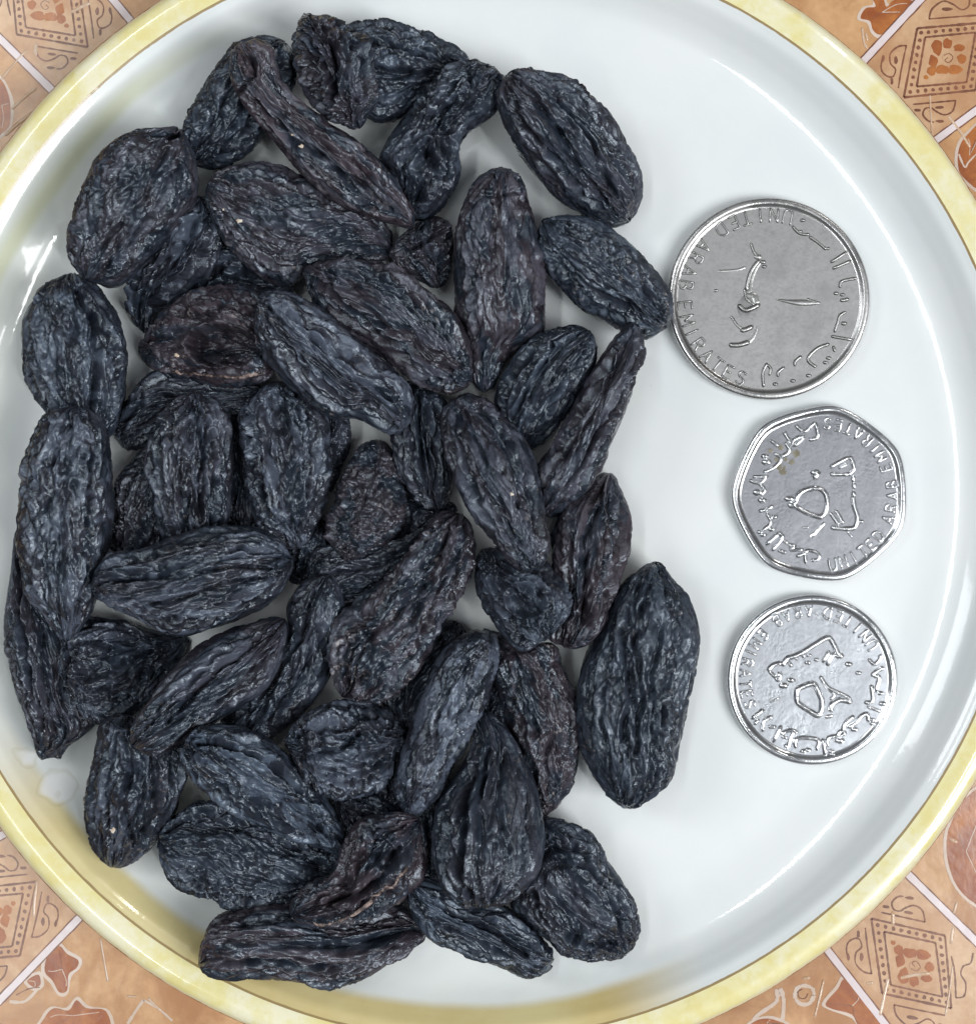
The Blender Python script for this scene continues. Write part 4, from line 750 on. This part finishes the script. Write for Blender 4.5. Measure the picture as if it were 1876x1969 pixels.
    nx, nz = Cc*ht.max()*1.0, Ss*wm*S; nn = np.hypot(nx, nz); nx, nz = nx/nn, nz/nn
    bg = bg+nx*disp/S; zz = zz+nz*disp
    # unevenness of the tips
    Lg = Lg+ (perlin(np.stack([cy, cz, along*.5], 1)*1.1+5).reshape(NA, NPH)*6*(np.abs((Lg-xm)/xr) > .9))
    px_ = c[0]+Lg*ax[0]+bg*bx[0]; py_ = c[1]+Lg*ax[1]+bg*bx[1]
    zabs = m0+kx*Lg+zz
    zmid = m0+kx*Lg
    kk = S*(H-zmid)/H
    X = (px_-PCX)*kk; Y = (PCY-py_)*kk
    zabs = np.maximum(zabs, plate_z(px_, py_)+.02)
    V = np.stack([X, Y, zabs], -1).reshape(-1, 3)
    if ROWS is None:
        i = np.arange(NA-1)[:, None]*NPH; j = np.arange(NPH)[None]; kq = (j+1) % NPH
        ROWS = np.stack([i+j, i+kq, i+NPH+kq, i+NPH+j], -1).reshape(-1, 4)
        n0 = NA*NPH
        c0 = np.stack([np.full(NPH, n0), (np.arange(NPH)+1) % NPH, np.arange(NPH), np.full(NPH, n0)], 1)
    org = V.mean(0); org[2] = V[:, 2].min()
    tip0 = V[:NPH].mean(0); tip1 = V[-NPH:].mean(0)
    V = np.vstack([V, tip0, tip1])-org
    me_F = ROWS.copy()
    # orientation: make outward
    v0, v1, v2 = V[ROWS[5000, 0]], V[ROWS[5000, 1]], V[ROWS[5000, 2]]
    r0 = 70*NPH+NT_//2; fa = ROWS[70*NPH+NT_//2]; nrm = np.cross(V[fa[1]]-V[fa[0]], V[fa[2]]-V[fa[1]])
    flip = nrm[2] < 0
    if flip: me_F = me_F[:, ::-1]
    me = bpy.data.meshes.new('raisin')
    tri0 = np.stack([np.full(NPH, n0), (np.arange(NPH)+1) % NPH, np.arange(NPH)], 1)
    tri1 = np.stack([np.full(NPH, n0+1), (NA-1)*NPH+np.arange(NPH), (NA-1)*NPH+(np.arange(NPH)+1) % NPH], 1)
    if flip: tri0 = tri0[:, ::-1]; tri1 = tri1[:, ::-1]
    loops = np.concatenate([me_F.ravel(), tri0.ravel(), tri1.ravel()]).astype(np.int32)
    tot = np.concatenate([np.full(len(me_F), 4), np.full(2*NPH, 3)]).astype(np.int32); st_ = np.concatenate([[0], np.cumsum(tot)[:-1]]).astype(np.int32)
    me.vertices.add(len(V)); me.vertices.foreach_set('co', (V*MM).astype(np.float32).ravel())
    me.loops.add(len(loops)); me.loops.foreach_set('vertex_index', loops)
    me.polygons.add(len(tot)); me.polygons.foreach_set('loop_start', st_); me.polygons.foreach_set('loop_total', tot)
    me.polygons.foreach_set('use_smooth', np.full(len(tot), True)); me.update(calc_edges=True); me.materials.append(MRAI)
    ob = bpy.data.objects.new('raisin', me); COL.objects.link(ob); ob.location = (org*MM).tolist()
    sk = np.ones((len(V), 4), np.float32); cl = .55*id1+.45*id2
    pt = np.clip(.5+.9*perlin(Q*.5+201)+.35*perlin(Qw*1.7+211), 0, 1); wx = np.clip(.5+.8*perlin(Q*.45+231)+.7*perlin(Qw*1.2+241)+.5*(id1-.5), 0, 1)
    for ch, vv in enumerate((cl, pt, wx)): sk[:NA*NPH, ch] = vv
    att = me.color_attributes.new('skin', 'FLOAT_COLOR', 'POINT'); att.data.foreach_set('color', sk.ravel())
    Wv = V+org; nt_ = V.shape[0]-2
    def top_at(x, y):
        q_ = (px_.ravel()-x)**2+(py_.ravel()-y)**2+1e5*(np.repeat((Ss < 0)[None], NA, 0).ravel())
        k_ = np.argsort(q_)[:10]; k_ = k_[np.argmax(Wv[k_, 2])]; return Wv[k_]
    for nm, Pe, we in d['edge']:
        Pe = catmull(Pe, 5); C3 = np.array([top_at(*p_) for p_ in Pe]); C3[:, 2] = smooth1(C3[:, 2], 5)[:len(C3)] if len(C3) > 8 else C3[:, 2]
        T3 = np.gradient(C3, axis=0); T3[:, 2] = 0; T3 /= np.linalg.norm(T3, axis=1)[:, None]+1e-9; N3 = np.stack([-T3[:, 1], T3[:, 0], np.zeros(len(T3))], 1)
        VV, FF = [], []
        for k_ in range(len(C3)):
            wk = we*(.35+.75*rs.rand())*(.25 if k_ in (0, len(C3)-1) else 1)
            for a_ in range(7):
                t_ = 2*np.pi*a_/7; VV.append(C3[k_]-org+N3[k_]*wk*np.cos(t_)+np.array([0, 0, .15*we+wk*.7*np.sin(t_)]))
        for k_ in range(len(C3)-1):
            for a_ in range(7):
                FF.append([k_*7+a_, k_*7+(a_+1) % 7, k_*7+7+(a_+1) % 7, k_*7+7+a_])
        mesh_np(nm, VV, FF, MTORN, None)
        eo = bpy.context.scene.collection.objects[-1]; EDG.append(eo)
    for (x, y, sz) in d['crumb']:
        c3 = top_at(x, y)-org; VV = [c3+np.array([0, 0, .22*sz])]; FF = []
        for lv, (rr_, zz_) in enumerate(((.55, .16), (1, -.1))):
            for a_ in range(9):
                t_ = 2*np.pi*a_/9; q_ = sz*rr_*(.6+.7*((a_*37+int(x)) % 11)/11); VV.append(c3+np.array([q_*np.cos(t_), q_*.8*np.sin(t_), zz_*sz+.04]))
        for a_ in range(9):
            b_2 = (a_+1) % 9; FF += [[0, 1+a_, 1+b_2], [1+a_, 10+a_, 10+b_2, 1+b_2]]
        mesh_np('crumb', VV, FF, MCRUMB, None); EDG.append(bpy.context.scene.collection.objects[-1])
    for eo in EDG: eo.parent = ob
    EDG.clear()
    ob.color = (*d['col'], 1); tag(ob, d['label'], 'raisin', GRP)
print('raisins', len(R), 'max height', HM.max())
